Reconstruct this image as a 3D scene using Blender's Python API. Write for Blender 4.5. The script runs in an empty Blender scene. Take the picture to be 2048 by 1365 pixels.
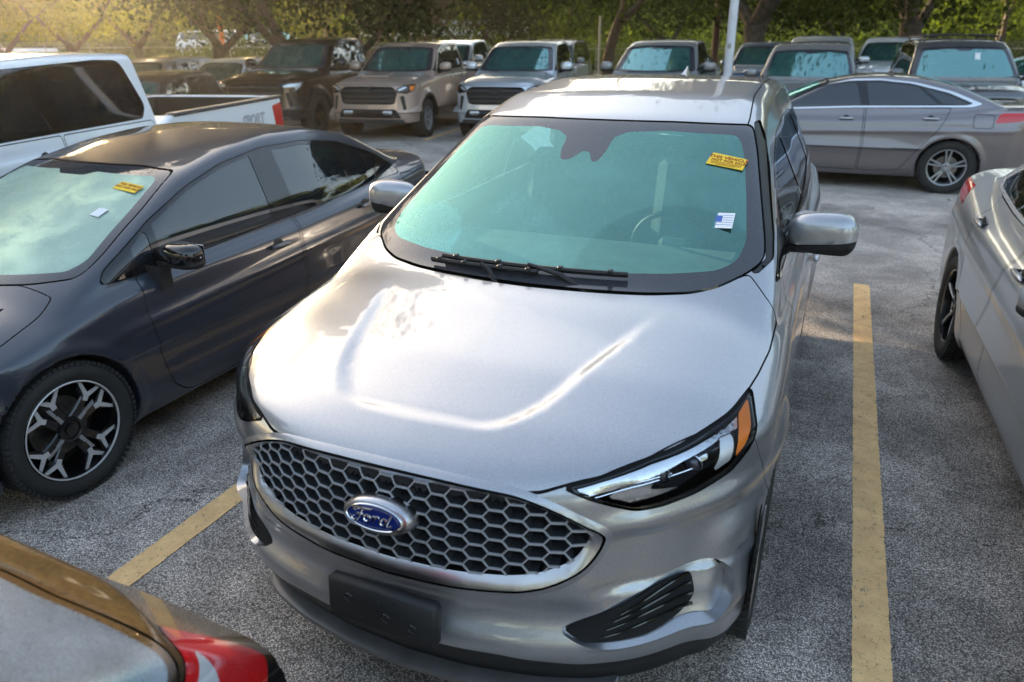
import bpy, bmesh, math, random
import numpy as np
from mathutils import Vector, Matrix
rng = random.Random(7)
nrs = np.random.RandomState(7)
sc = bpy.context.scene
COL = sc.collection
# ------------------------------------------------------------------ camera, sky, sun, exposure
cam_d = bpy.data.cameras.new('camera'); cam = bpy.data.objects.new('camera', cam_d); COL.objects.link(cam); sc.camera = cam
cam_d.sensor_width = 36; cam_d.lens = 36*1476.9/2048; cam_d.clip_start = .05; cam_d.clip_end = 800
cam.location = (.9865, -1.3623, 1.9607)
_yaw, _pitch, _roll = math.radians(-23.35), math.radians(22.46), math.radians(-.45)
_f = Vector((math.sin(_yaw)*math.cos(_pitch), math.cos(_yaw)*math.cos(_pitch), -math.sin(_pitch)))
_r = Vector((math.cos(_yaw), -math.sin(_yaw), 0)); _u = _r.cross(_f)
_r2 = _r*math.cos(_roll)+_u*math.sin(_roll); _u2 = -_r*math.sin(_roll)+_u*math.cos(_roll)
cam.matrix_world = Matrix(((_r2.x, _u2.x, -_f.x, cam.location.x), (_r2.y, _u2.y, -_f.y, cam.location.y), (_r2.z, _u2.z, -_f.z, cam.location.z), (0, 0, 0, 1)))
cam_d.dof.use_dof = True; cam_d.dof.focus_distance = 2.9; cam_d.dof.aperture_fstop = 2.8
SUN_AZ = math.radians(-60); SUN_EL = math.radians(10)      # azimuth from +y towards +x
sund = Vector((math.sin(SUN_AZ)*math.cos(SUN_EL), math.cos(SUN_AZ)*math.cos(SUN_EL), math.sin(SUN_EL)))
w = bpy.data.worlds.new('World'); sc.world = w; w.use_nodes = True; wt = w.node_tree; wt.nodes.clear()
wo = wt.nodes.new('ShaderNodeOutputWorld'); wb = wt.nodes.new('ShaderNodeBackground'); sky = wt.nodes.new('ShaderNodeTexSky')
sky.sky_type = 'NISHITA'; sky.sun_disc = False; sky.sun_elevation = SUN_EL; sky.sun_rotation = SUN_AZ; sky.air_density = 1.0; sky.dust_density = 4.0; sky.ozone_density = .4
wt.links.new(sky.outputs[0], wb.inputs[0]); wb.inputs[1].default_value = .15; wt.links.new(wb.outputs[0], wo.inputs[0])
sl = bpy.data.lights.new('sun', 'SUN'); sl.energy = 4.5; sl.angle = math.radians(.6); sl.color = (1.0, .80, .56)
so = bpy.data.objects.new('sun', sl); COL.objects.link(so); so.rotation_euler = sund.to_track_quat('Z', 'Y').to_euler()
sc.view_settings.view_transform = 'Standard'; sc.view_settings.look = 'None'; sc.view_settings.gamma = 1; sc.view_settings.use_curve_mapping = False
sc.view_settings.exposure = 2.6
sc.render.engine = 'CYCLES'; sc.cycles.use_denoising = True; sc.cycles.max_bounces = 7; sc.cycles.transparent_max_bounces = 10
sc.cycles.sample_clamp_indirect = 4.0; sc.cycles.caustics_reflective = False; sc.cycles.caustics_refractive = False; sc.cycles.blur_glossy = .6; sc.cycles.volume_bounces = 0; sc.cycles.volume_step_rate = 4; sc.cycles.volume_max_steps = 64

# ------------------------------------------------------------------ small maths
def curve(pts, sigma=0.04, lo=None, hi=None):
    """C2 function of one variable: a polyline blurred with a gaussian."""
    p = np.array(pts, float); st = 0.004
    lo = p[0, 0] - 1.0 if lo is None else lo; hi = p[-1, 0] + 1.0 if hi is None else hi
    xs = np.arange(lo, hi, st); ys = np.interp(xs, p[:, 0], p[:, 1])
    sl = (p[1, 1]-p[0, 1])/(p[1, 0]-p[0, 0]); sr = (p[-1, 1]-p[-2, 1])/(p[-1, 0]-p[-2, 0])
    ys = np.where(xs < p[0, 0], p[0, 1]+sl*(xs-p[0, 0]), ys); ys = np.where(xs > p[-1, 0], p[-1, 1]+sr*(xs-p[-1, 0]), ys)
    k = int(4*sigma/st); g = np.exp(-0.5*(np.arange(-k, k+1)*st/sigma)**2); g /= g.sum()
    yp = np.concatenate([ys[0]-(ys[1]-ys[0])*np.arange(k, 0, -1), ys, ys[-1]+(ys[-1]-ys[-2])*np.arange(1, k+1)])
    ys = np.convolve(yp, g, 'valid')
    return lambda t: np.interp(t, xs, ys)
def smax(a, b, k):
    h = np.maximum(k-np.abs(a-b), 0)/k
    return np.maximum(a, b)+h*h*h*k/6
def smin(a, b, k): return -smax(-a, -b, k)
def sstep(a, b, t):
    t = np.clip((t-a)/(b-a), 0, 1); return t*t*t*(t*(6*t-15)+10)
def rnd(pts, r=0.03, n=4):
    """round the corners of a closed polygon"""
    P = [np.array(p[:2], float) for p in pts]; R_ = [p[2] if len(p) > 2 else r for p in pts]; out = []
    for i, p in enumerate(P):
        a = P[i-1]-p; b = P[(i+1) % len(P)]-p; la, lb = np.linalg.norm(a), np.linalg.norm(b)
        c = min(R_[i], la*.48, lb*.48)
        if c < 1e-5: out.append(p); continue
        A = p+a/la*c; B = p+b/lb*c
        for j in range(n+1):
            t = j/n; out.append((1-t)**2*A+2*t*(1-t)*p+t*t*B)
    return np.array(out)
def psdf(poly, U, V):
    """signed distance (negative inside) of points to a closed polygon"""
    a = poly; b = np.roll(poly, -1, 0); d = np.full(len(U), 1e9); s = np.ones(len(U), bool)
    for (ax, ay), (bx, by) in zip(a, b):
        ex, ey = bx-ax, by-ay; wx, wy = U-ax, V-ay
        t = np.clip((wx*ex+wy*ey)/(ex*ex+ey*ey+1e-18), 0, 1)
        d = np.minimum(d, (wx-ex*t)**2+(wy-ey*t)**2)
        c1 = (V >= ay) != (V >= by)
        if abs(by-ay) > 1e-12:
            s ^= c1 & (U < ax+(V-ay)*ex/ey)
    return np.sqrt(d)*np.where(s, 1, -1)
def mir(pts):
    """mirror a half outline (x>=0, listed from the centre line round to the centre line)"""
    m = [(-q[0],)+tuple(q[1:]) for q in reversed(pts) if abs(q[0]) > 1e-6]
    return list(pts)+m
# ------------------------------------------------------------------ implicit surface -> mesh
def grad(f, P, e=0.002):
    G = np.empty_like(P)
    for i in range(3):
        d = np.zeros(3); d[i] = e
        G[:, i] = (f(P+d)-f(P-d))/(2*e)
    return G
def snap(f, P, lim, it=3):
    P0 = P.copy()
    for _ in range(it):
        G = grad(f, P); n2 = (G*G).sum(1)+1e-9
        P = P-G*(f(P)/n2)[:, None]
        d = P-P0; l = np.linalg.norm(d, axis=1); m = l > lim
        P[m] = P0[m]+d[m]/l[m, None]*lim
    return P
def normals(f, P, e=0.002):
    G = grad(f, P, e); return G/(np.linalg.norm(G, axis=1)[:, None]+1e-12)
def polygonise(f, lo, hi, h):
    """surface nets of an x-symmetric field on x>=0, mirrored"""
    xs = np.arange(-1, int(math.ceil(hi[0]/h))+2)*h
    ys = np.arange(lo[1]-h, hi[1]+2*h, h); zs = np.arange(lo[2]-h, hi[2]+2*h, h)
    nx, ny, nz = len(xs), len(ys), len(zs)
    F = np.full((nx, ny, nz), 1.0, np.float32)
    # coarse pass, then only the slabs near the surface
    K = 4
    cx, cy, cz = xs[::K], ys[::K], zs[::K]
    CX, CY, CZ = np.meshgrid(cx, cy, cz, indexing='ij')
    C = f(np.stack([CX.ravel(), CY.ravel(), CZ.ravel()], 1)).reshape(CX.shape)
    near = np.abs(C) < K*h*2.4
    nb = near.copy()
    idx = np.argwhere(nb)
    full = np.repeat(np.repeat(np.repeat(C, K, 0), K, 1), K, 2)[:nx, :ny, :nz]; F[...] = full
    mk = np.zeros(F.shape, bool)
    r = np.arange(-K//2, K//2+1)
    for dx in r:
        for dy in r:
            for dz in r:
                a = idx*K+[dx, dy, dz]
                ok = (a >= 0).all(1) & (a < [nx, ny, nz]).all(1); a = a[ok]
                mk[a[:, 0], a[:, 1], a[:, 2]] = True
    ii = np.argwhere(mk)
    P = np.stack([xs[ii[:, 0]], ys[ii[:, 1]], zs[ii[:, 2]]], 1)
    F[mk] = f(P)
    del P, ii, full
    S = F < 0
    # active cells
    c = np.zeros((nx-1, ny-1, nz-1), np.int8)
    for a in (0, 1):
        for b in (0, 1):
            for d in (0, 1):
                c += S[a:nx-1+a, b:ny-1+b, d:nz-1+d]
    act = (c > 0) & (c < 8); act[0] = False
    ci = np.argwhere(act); n = len(ci)
    vid = -np.ones(act.shape, np.int64); vid[act] = np.arange(n)
    acc = np.zeros((n, 3)); cnt = np.zeros(n)
    corners = [(a, b, d) for a in (0, 1) for b in (0, 1) for d in (0, 1)]
    val = {q: F[ci[:, 0]+q[0], ci[:, 1]+q[1], ci[:, 2]+q[2]] for q in corners}
    for i, p in enumerate(corners):
        for q in corners[i+1:]:
            if sum(abs(p[k]-q[k]) for k in range(3)) != 1: continue
            vp, vq = val[p], val[q]; m = (vp < 0) != (vq < 0)
            t = (vp[m]/(vp[m]-vq[m]))[:, None]
            acc[m] += np.array(p)+(np.array(q)-np.array(p))*t; cnt[m] += 1
    V = (ci+acc/cnt[:, None])*h+[xs[0], ys[0], zs[0]]
    V = snap(f, V, 0.9*h); V[:, 0] = np.maximum(V[:, 0], 1e-4)
    Q = []
    for ax in range(3):
        o = [k for k in range(3) if k != ax]
        sl0 = [slice(None)]*3; sl1 = [slice(None)]*3
        sl0[ax] = slice(0, -1); sl1[ax] = slice(1, None)
        e = S[tuple(sl0)] != S[tuple(sl1)]
        ei = np.argwhere(e); ins = S[tuple(sl0)][e]
        ok = (ei[:, o[0]] > 0) & (ei[:, o[1]] > 0) & (ei[:, o[0]] < act.shape[o[0]]) & (ei[:, o[1]] < act.shape[o[1]])
        ei, ins = ei[ok], ins[ok]
        quad = []
        for da, db in ((-1, -1), (0, -1), (0, 0), (-1, 0)):
            k = ei.copy(); k[:, o[0]] += da; k[:, o[1]] += db
            v = np.where(k[:, 0] == 0, vid[np.minimum(k[:, 0]+1, act.shape[0]-1), k[:, 1], k[:, 2]]+n, vid[k[:, 0], k[:, 1], k[:, 2]])
            v = np.where((k[:, 0] == 0) & (v == n-1), -1, v)
            quad.append(v)
        q = np.stack(quad, 1)
        flip = ins if ax != 1 else ~ins
        q[~flip] = q[~flip][:, ::-1]
        q = q[(q >= 0).all(1)]
        Q.append(q)
    Q = np.concatenate(Q)
    has0 = (Q < n).any(1); pl = (Q >= n).any(1) & has0
    Q = Q[has0]; pl = (Q >= n).any(1)
    half = Q[~pl]
    mirq = half[:, ::-1]+n
    allq = np.concatenate([half, mirq, Q[pl]])
    Vm = V.copy(); Vm[:, 0] *= -1
    V2 = np.concatenate([V, Vm])
    # split along the shorter diagonal
    d1 = np.linalg.norm(V2[allq[:, 0]]-V2[allq[:, 2]], axis=1); d2 = np.linalg.norm(V2[allq[:, 1]]-V2[allq[:, 3]], axis=1)
    a = allq[d1 <= d2]; b = allq[d1 > d2]
    T = np.concatenate([a[:, [0, 1, 2]], a[:, [0, 2, 3]], b[:, [0, 1, 3]], b[:, [1, 2, 3]]])
    # orient by the field
    N = normals(f, V2)
    fn = np.cross(V2[T[:, 1]]-V2[T[:, 0]], V2[T[:, 2]]-V2[T[:, 0]]); m = (fn*N[T[:, 0]]).sum(1) < 0
    T[m] = T[m][:, ::-1]
    return V2, N, T
class Shell:
    """a triangulated skin of an implicit body that can be cut cleanly along outlines"""
    def __init__(s, f, lo, hi, h):
        s.f = f; s.V, s.N, s.T = polygonise(f, lo, hi, h); s.h = h
    def split(s, T, g):
        """split triangles T by the sign of g (per vertex); returns inside, outside"""
        gv = g.copy(); gv[np.abs(gv) < 1e-7] = 1e-7
        t = gv[T] < 0; k = t.sum(1)
        ins = [T[k == 3]]; out = [T[k == 0]]; mix = T[(k == 1) | (k == 2)]
        if len(mix):
            km = (gv[mix] < 0); one = km.sum(1) == 1
            odd = np.where(one[:, None], km, ~km)      # the vertex that stands alone
            j = odd.argmax(1); r = np.arange(len(mix))
            A = mix[r, j]; B = mix[r, (j+1) % 3]; C = mix[r, (j+2) % 3]
            def cutv(P, Q):
                lo_, hi_ = np.minimum(P, Q), np.maximum(P, Q)
                key = lo_.astype(np.int64)*(len(s.V)+1)+hi_
                u, inv = np.unique(key, return_inverse=True)
                a = u//(len(s.V)+1); b = u % (len(s.V)+1)
                return a, b, inv
            a, b, inv = cutv(np.concatenate([A, A]), np.concatenate([B, C]))
            w = (gv[a]/(gv[a]-gv[b]))[:, None]
            P = s.V[a]*(1-w)+s.V[b]*w; N = s.N[a]*(1-w)+s.N[b]*w
            N /= np.linalg.norm(N, axis=1)[:, None]
            base = len(s.V); s.V = np.concatenate([s.V, P]); s.N = np.concatenate([s.N, N])
            AB = base+inv[:len(mix)]; AC = base+inv[len(mix):]
            tri = np.stack([A, AB, AC], 1); q1 = np.stack([AB, B, C], 1); q2 = np.stack([AB, C, AC], 1)
            ins += [tri[one], q1[~one], q2[~one]]; out += [tri[~one], q1[one], q2[one]]
        return np.concatenate(ins), np.concatenate(out)
    def region(s, T, plane, poly, mask=None):
        ax = {'xy': (0, 1), 'yz': (1, 2), 'xz': (0, 2)}[plane]
        g = np.full(len(s.V), 1.0)
        used = np.zeros(len(s.V), bool); used[T.ravel()] = True
        U = s.V[:, ax[0]]; W = s.V[:, ax[1]]
        m = 4*s.h
        lo, hi = poly.min(0)-m, poly.max(0)+m
        used &= (U > lo[0]) & (U < hi[0]) & (W > lo[1]) & (W < hi[1])
        if mask is not None: used &= mask(s.V, s.N)
        i = np.where(used)[0]
        if len(i): g[i] = psdf(poly, U[i], W[i])
        return g
    def cut(s, T, plane, poly, mask=None, gap=0.0, grow=0.0):
        """-> (inside, outside); a strip of width gap between them is dropped.  mask decides per triangle."""
        if mask is not None:
            m = mask(s.V[T].mean(1), s.N[T].mean(1)); cand, rest = T[m], T[~m]
        else: cand, rest = T, T[:0]
        g = s.region(cand, plane, poly)-grow
        ins, out = s.split(cand, g+gap/2)
        if gap > 0:
            g = s.region(out, plane, poly)-grow
            _, out = s.split(out, g-gap/2)
        return ins, np.concatenate([out, rest])
    def band(s, T, fn, mask=None, gap=0.0):
        """split by any scalar function of the vertex positions"""
        if mask is not None:
            m = mask(s.V[T].mean(1), s.N[T].mean(1)); cand, rest = T[m], T[~m]
        else: cand, rest = T, T[:0]
        ins, out = s.split(cand, fn(s.V)+gap/2)
        if gap > 0: _, out = s.split(out, fn(s.V)-gap/2)
        return ins, np.concatenate([out, rest])
    def data(s, T, off=0.0):
        u, inv = np.unique(T, return_inverse=True)
        return s.V[u]+s.N[u]*off, s.N[u], inv.reshape(-1, 3)
# ------------------------------------------------------------------ objects
def mesh_np(name, V, F, mat, parent=None, N=None, smooth=True):
    me = bpy.data.meshes.new(name); V = np.asarray(V, float)
    if isinstance(F, np.ndarray):
        k = F.shape[1]; me.vertices.add(len(V)); me.vertices.foreach_set('co', V.astype(np.float32).ravel())
        me.loops.add(F.size); me.loops.foreach_set('vertex_index', F.astype(np.int32).ravel())
        me.polygons.add(len(F)); me.polygons.foreach_set('loop_start', np.arange(0, F.size, k, dtype=np.int32))
        me.update(calc_edges=True)
    else: me.from_pydata([tuple(v) for v in V], [], F)
    me.validate()
    me.polygons.foreach_set('use_smooth', [smooth]*len(me.polygons))
    if N is not None and len(N) == len(me.vertices): me.normals_split_custom_set_from_vertices([tuple(n) for n in N])
    if mat: me.materials.append(mat)
    o = bpy.data.objects.new(name, me); COL.objects.link(o)
    if parent: o.parent = parent
    return o
def shell_obj(name, sh, T, mat, parent, off=0.0):
    if len(T) == 0: return None
    V, N, F = sh.data(T, off); return mesh_np(name, V, F, mat, parent, N)
def thing(name, label, cat, loc=(0, 0, 0), rz=0.0, group=None):
    o = bpy.data.objects.new(name, None); COL.objects.link(o); o.location = loc; o.rotation_euler = (0, 0, rz)
    o.empty_display_size = .2
    o['label'] = label; o['category'] = cat
    if group: o['group'] = group
    return o
def tag(o, label, cat, group=None):
    o['label'] = label; o['category'] = cat
    if group: o['group'] = group
    return o
class MB:
    """collects boxes, tubes, strips into one mesh"""
    def __init__(s): s.v = []; s.f = []
    def add(s, v, f):
        b = len(s.v); s.v += [tuple(p) for p in v]; s.f += [tuple(i+b for i in q) for q in f]; return s
    def box(s, c, d, rot=None, bev=0.0):
        x, y, z = (k/2 for k in d); b = min(bev, x*.9, y*.9, z*.9)
        if b <= 0:
            v = [(i*x, j*y, k*z) for i in (-1, 1) for j in (-1, 1) for k in (-1, 1)]
            f = [(0, 1, 3, 2), (4, 6, 7, 5), (0, 4, 5, 1), (2, 3, 7, 6), (0, 2, 6, 4), (1, 5, 7, 3)]
        else:
            v = []; idx = {}
            for i in (-1, 1):
                for j in (-1, 1):
                    for k in (-1, 1):
                        for a in range(3):
                            q = [i*(x-b), j*(y-b), k*(z-b)]; q[a] = (i*x, j*y, k*z)[a]
                            idx[i, j, k, a] = len(v); v.append(tuple(q))
            f = []
            for a in range(3):
                o = [t for t in range(3) if t != a]
                for sg in (-1, 1):
                    q = []
                    for p, r in ((-1, -1), (1, -1), (1, 1), (-1, 1)):
                        t = [0, 0, 0]; t[a] = sg; t[o[0]] = p; t[o[1]] = r; q.append(idx[t[0], t[1], t[2], a])
                    if (sg > 0) == (a == 1): q.reverse()
                    f.append(tuple(q))
                for p in (-1, 1):
                    for r in (-1, 1):
                        e = []
                        for sg in (-1, 1):
                            t = [0, 0, 0]; t[a] = sg; t[o[0]] = p; t[o[1]] = r
                            e.append((idx[t[0], t[1], t[2], o[0]], idx[t[0], t[1], t[2], o[1]]))
                        f.append((e[0][0], e[1][0], e[1][1], e[0][1]))
            for i in (-1, 1):
                for j in (-1, 1):
                    for k in (-1, 1): f.append(tuple(idx[i, j, k, a] for a in range(3)))
        if rot is not None: v = [tuple(rot @ Vector(p)) for p in v]
        return s.add([(p[0]+c[0], p[1]+c[1], p[2]+c[2]) for p in v], f)
    def tube(s, pts, r, n=8, cap=True):
        P = [Vector(p) for p in pts]; R_ = r if hasattr(r, '__len__') else [r]*len(P); v = []; f = []
        up = None
        for i, p in enumerate(P):
            d = (P[min(i+1, len(P)-1)]-P[max(i-1, 0)]).normalized()
            if up is None: up = Vector((0, 0, 1)) if abs(d.z) < .9 else Vector((1, 0, 0))
            a = d.cross(up).normalized(); b = a.cross(d).normalized(); up = b
            for k in range(n):
                t = 2*math.pi*k/n; v.append(p+(a*math.cos(t)+b*math.sin(t))*R_[i])
        for i in range(len(P)-1):
            for k in range(n):
                f.append((i*n+k, i*n+(k+1) % n, (i+1)*n+(k+1) % n, (i+1)*n+k))
        if cap: f.append(tuple(range(n))[::-1]); f.append(tuple((len(P)-1)*n+k for k in range(n)))
        return s.add(v, f)
    def lathe(s, prof, axis='x', c=(0, 0, 0), n=32):
        """profile of (along axis, radius)"""
        v = []; f = []
        for a, r in prof:
            for k in range(n):
                t = 2*math.pi*k/n; u, w = r*math.cos(t), r*math.sin(t)
                v.append({'x': (a, u, w), 'y': (u, a, w), 'z': (u, w, a)}[axis])
        for i in range(len(prof)-1):
            for k in range(n): f.append((i*n+k, i*n+(k+1) % n, (i+1)*n+(k+1) % n, (i+1)*n+k))
        return s.add([(p[0]+c[0], p[1]+c[1], p[2]+c[2]) for p in v], f)
    def prism(s, poly, d, M):
        """extrude a 2-D polygon by d along local z, placed by matrix M"""
        n = len(poly)
        v = [M @ Vector((p[0], p[1], 0)) for p in poly]+[M @ Vector((p[0], p[1], d)) for p in poly]
        f = [tuple(range(n))[::-1], tuple(n+i for i in range(n))]+[(i, (i+1) % n, n+(i+1) % n, n+i) for i in range(n)]
        return s.add(v, f)
    def obj(s, name, mat, parent=None, smooth=True, angle=35, weld=0):
        me = bpy.data.meshes.new(name); me.from_pydata(s.v, [], s.f)
        bm = bmesh.new(); bm.from_mesh(me)
        if weld: bmesh.ops.remove_doubles(bm, verts=bm.verts, dist=weld)
        bmesh.ops.recalc_face_normals(bm, faces=bm.faces); bm.to_mesh(me); bm.free()
        if mat: me.materials.append(mat)
        me.polygons.foreach_set('use_smooth', [smooth]*len(me.polygons))
        if smooth:
            try: me.set_sharp_from_angle(angle=math.radians(angle))
            except Exception: pass
        o = bpy.data.objects.new(name, me); COL.objects.link(o)
        if parent: o.parent = parent
        return o
def copy_tree(root, loc, rz, label, group=None, cat=None):
    c = root.copy(); COL.objects.link(c); c.location = loc; c.rotation_euler = (0, 0, rz); c['label'] = label
    if group: c['group'] = group
    if cat: c['category'] = cat
    for ch in [o for o in root.children]:
        d = ch.copy(); COL.objects.link(d); d.parent = c
        for g in ch.children:
            e = g.copy(); COL.objects.link(e); e.parent = d
    return c

# ------------------------------------------------------------------ bodies (implicit fields)
def wheel_cut(f, X, Y, Z, wheels, depth=.30, k=.014):
    for yw, zw, r, xo in wheels:
        d = np.sqrt((Y-yw)**2+(Z-zw)**2)-r
        well = np.maximum(d, xo-depth-X)
        f = smax(f, -well, k)
    return f
def make_body(p):
    """field of a road vehicle.  Local frame: nose at y=0, tail towards +y, x across, z up."""
    top = curve(p['top'], p.get('top_s', .05)); roof = curve(p['roof'], p.get('roof_s', .07))
    sec = curve(p['sec'], p.get('sec_s', .03)); wy = curve(p['wy'], .12)
    csec = curve(p['csec'], p.get('csec_s', .03)); cwy = curve(p['cwy'], .10)
    nose = curve(p['nose'], p.get('nose_s', .02)); plan = curve(p['plan'], p.get('plan_s', .04))
    tail = curve(p['tail'], .03); rplan = curve(p['rplan'], .05); bot = curve(p['bot'], .08)
    L = p['L']; crown = curve(p['crown'], .08); ts = p.get('kx_top', .12); rs = p.get('kx_roof', .22)
    def f(P):
        X = np.abs(P[:, 0]); Y = P[:, 1]; Z = P[:, 2]
        zt = top(Y-ts*X*X)-crown(X)*p.get('crown_k', 1.0)
        if 'topmod' in p: zt = zt+p['topmod'](X, Y)
        w = sec(Z)+wy(Y)
        for yw, zw, r, xo in p['wheels']:
            d = np.sqrt((Y-yw)**2+(Z-zw)**2)
            w = w+p.get('flare', .02)*sstep(r+p.get('flare_w', .14), r+.01, d)
        if 'sidemod' in p: w = w+p['sidemod'](X, Y, Z)
        fr = nose(Z)+plan(X)
        if 'frontmod' in p: fr = fr+p['frontmod'](X, Y, Z)
        re = L-tail(Z)-rplan(X)
        a = smax((Z-zt)*.98, (X-w)*.98, p.get('k_sh', .09))
        b = smax((fr-Y)*.93, (Y-re)*.95, .05)
        f0 = smax(a, b, p.get('k_nose', .05))
        f0 = smax(f0, bot(Y)-Z, .04)
        # cabin
        zr = roof(Y-rs*X*X)-p.get('roof_crown', .05)*X*X-p.get('roof_crown4', .06)*X**4
        wc = csec(Z)+cwy(Y)
        sl = np.abs(roof(Y+.01)-roof(Y-.01))/.02
        c = smax((Z-zr)/np.sqrt(1+sl*sl), (X-wc)*.93, p.get('k_roof', .10))
        if 'cab_end' in p: c = smax(c, (Y-p['cab_end']-.10*(Z-1.2)*p.get('cab_rake', -1)+.10*X*X)*.98, .06)
        if 'cab_front' in p: c = smax(c, p['cab_front']-Y, .05)
        c = smax(c, .55-Z, .02)
        f0 = smin(f0, c, p.get('k_belt', .035))
        if 'bed' in p:
            x1, y0, y1, zf = p['bed']
            q = smax(smax(X-x1, y0-Y, .03), smax(Y-y1, zf-Z, .04), .03)
            f0 = smax(f0, -q, .02)
        if 'extra' in p: f0 = p['extra'](f0, X, Y, Z)
        return wheel_cut(f0, X, Y, Z, p['wheels'], p.get('well', .3))
    return f
# hero: mid-size crossover -------------------------------------------------------
UC2 = rnd(mir([(0, .225), (.24, .235, .10), (.34, .36, .2), (.51, .91), (.56, 1.5), (0, 1.7)]), .02, 6)
def edge_top(X, Y):
    i = np.clip(X/.01, 0, 118.99); j = np.clip(Y/.01, 0, 178.99); a = i.astype(int); b = j.astype(int); i = i-a; j = j-b
    return (UTAB[a, b]*(1-i)+UTAB[a+1, b]*i)*(1-j)+(UTAB[a, b+1]*(1-i)+UTAB[a+1, b+1]*i)*j
_ux, _uy = np.meshgrid(np.arange(120)*.01, np.arange(180)*.01, indexing='ij')
UTAB = (-.0115*sstep(.035, -.035, psdf(UC2, _ux.ravel(), _uy.ravel()).reshape(_ux.shape))*sstep(1.05, .65, _uy))
def edge_front(X, Y, Z):
    # crisp ridge just under the headlamp, hollow beneath it; fuller lower corners
    side = sstep(.50, .66, X)
    r = .046*sstep(.800, .725, Z)*sstep(.49, .60, Z)*side+.018*sstep(.792, .850, Z)*side*sstep(.92, .86, Z)
    flat = side*sstep(.40, .44, Z)*sstep(.60, .56, Z)*(-.020)
    full = -.075*sstep(.80, .62, Z)*sstep(.76, .93, X)
    return r+flat+full
P_EDGE = dict(L=4.79,
    top=[(-.3, .76), (.0, .835), (.05, .893), (.12, .938), (.24, .987), (.5, 1.052), (.85, 1.105), (1.1, 1.135), (2.0, 1.145), (4.2, 1.16), (4.8, 1.16)], top_s=.035,
    crown=[(0, 0), (.30, .002), (.50, .008), (.66, .020), (.78, .045), (.88, .085), (1.0, .15)], kx_top=.16,
    roof=[(.70, .970), (1.03, 1.128), (2.02, 1.617), (2.35, 1.700), (2.9, 1.742), (3.4, 1.738), (4.0, 1.690), (4.42, 1.60), (4.48, 1.5), (4.72, 1.10)], roof_s=.05,
    kx_roof=.13, roof_crown=.028, roof_crown4=.05,
    sec=[(.15, .82), (.26, .900), (.40, .936), (.60, .952), (.76, .953), (.92, .945), (1.05, .922), (1.18, .885)], sec_s=.03,
    wy=[(0, -.03), (.5, -.012), (.95, 0), (1.9, .0), (3.0, .002), (3.8, .006), (4.8, -.06)],
    csec=[(1.0, .895), (1.12, .880), (1.22, .848), (1.60, .670), (1.78, .600)], cwy=[(1.0, .0), (1.5, .0), (3.0, .0), (4.0, -.02), (4.7, -.09)],
    nose=[(.15, .12), (.24, .09), (.32, .030), (.375, .004), (.425, .002), (.475, .034), (.52, .046), (.565, .024), (.60, .018), (.70, .026), (.80, .030), (.87, .040), (.93, .07), (1.05, .2)], nose_s=.018,
    plan=[(0, 0), (.2, .012), (.40, .052), (.55, .105), (.68, .19), (.78, .295), (.86, .40), (.92, .53), (.96, .70), (1.0, .95)], plan_s=.03,
    tail=[(.15, .12), (.4, .02), (.8, .0), (1.1, .03)], rplan=[(0, 0), (.5, .04), (.8, .14), (.95, .34), (1.0, .5)],
    bot=[(-.2, .20), (.3, .19), (1, .21), (4, .22), (4.8, .3)], k_sh=.07, k_nose=.045, k_roof=.10, k_belt=.035,
    wheels=[(.925, .370, .388, .96), (3.775, .370, .388, .96)], flare=.020, flare_w=.13,
    topmod=edge_top, frontmod=edge_front, cab_front=.72)

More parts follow.
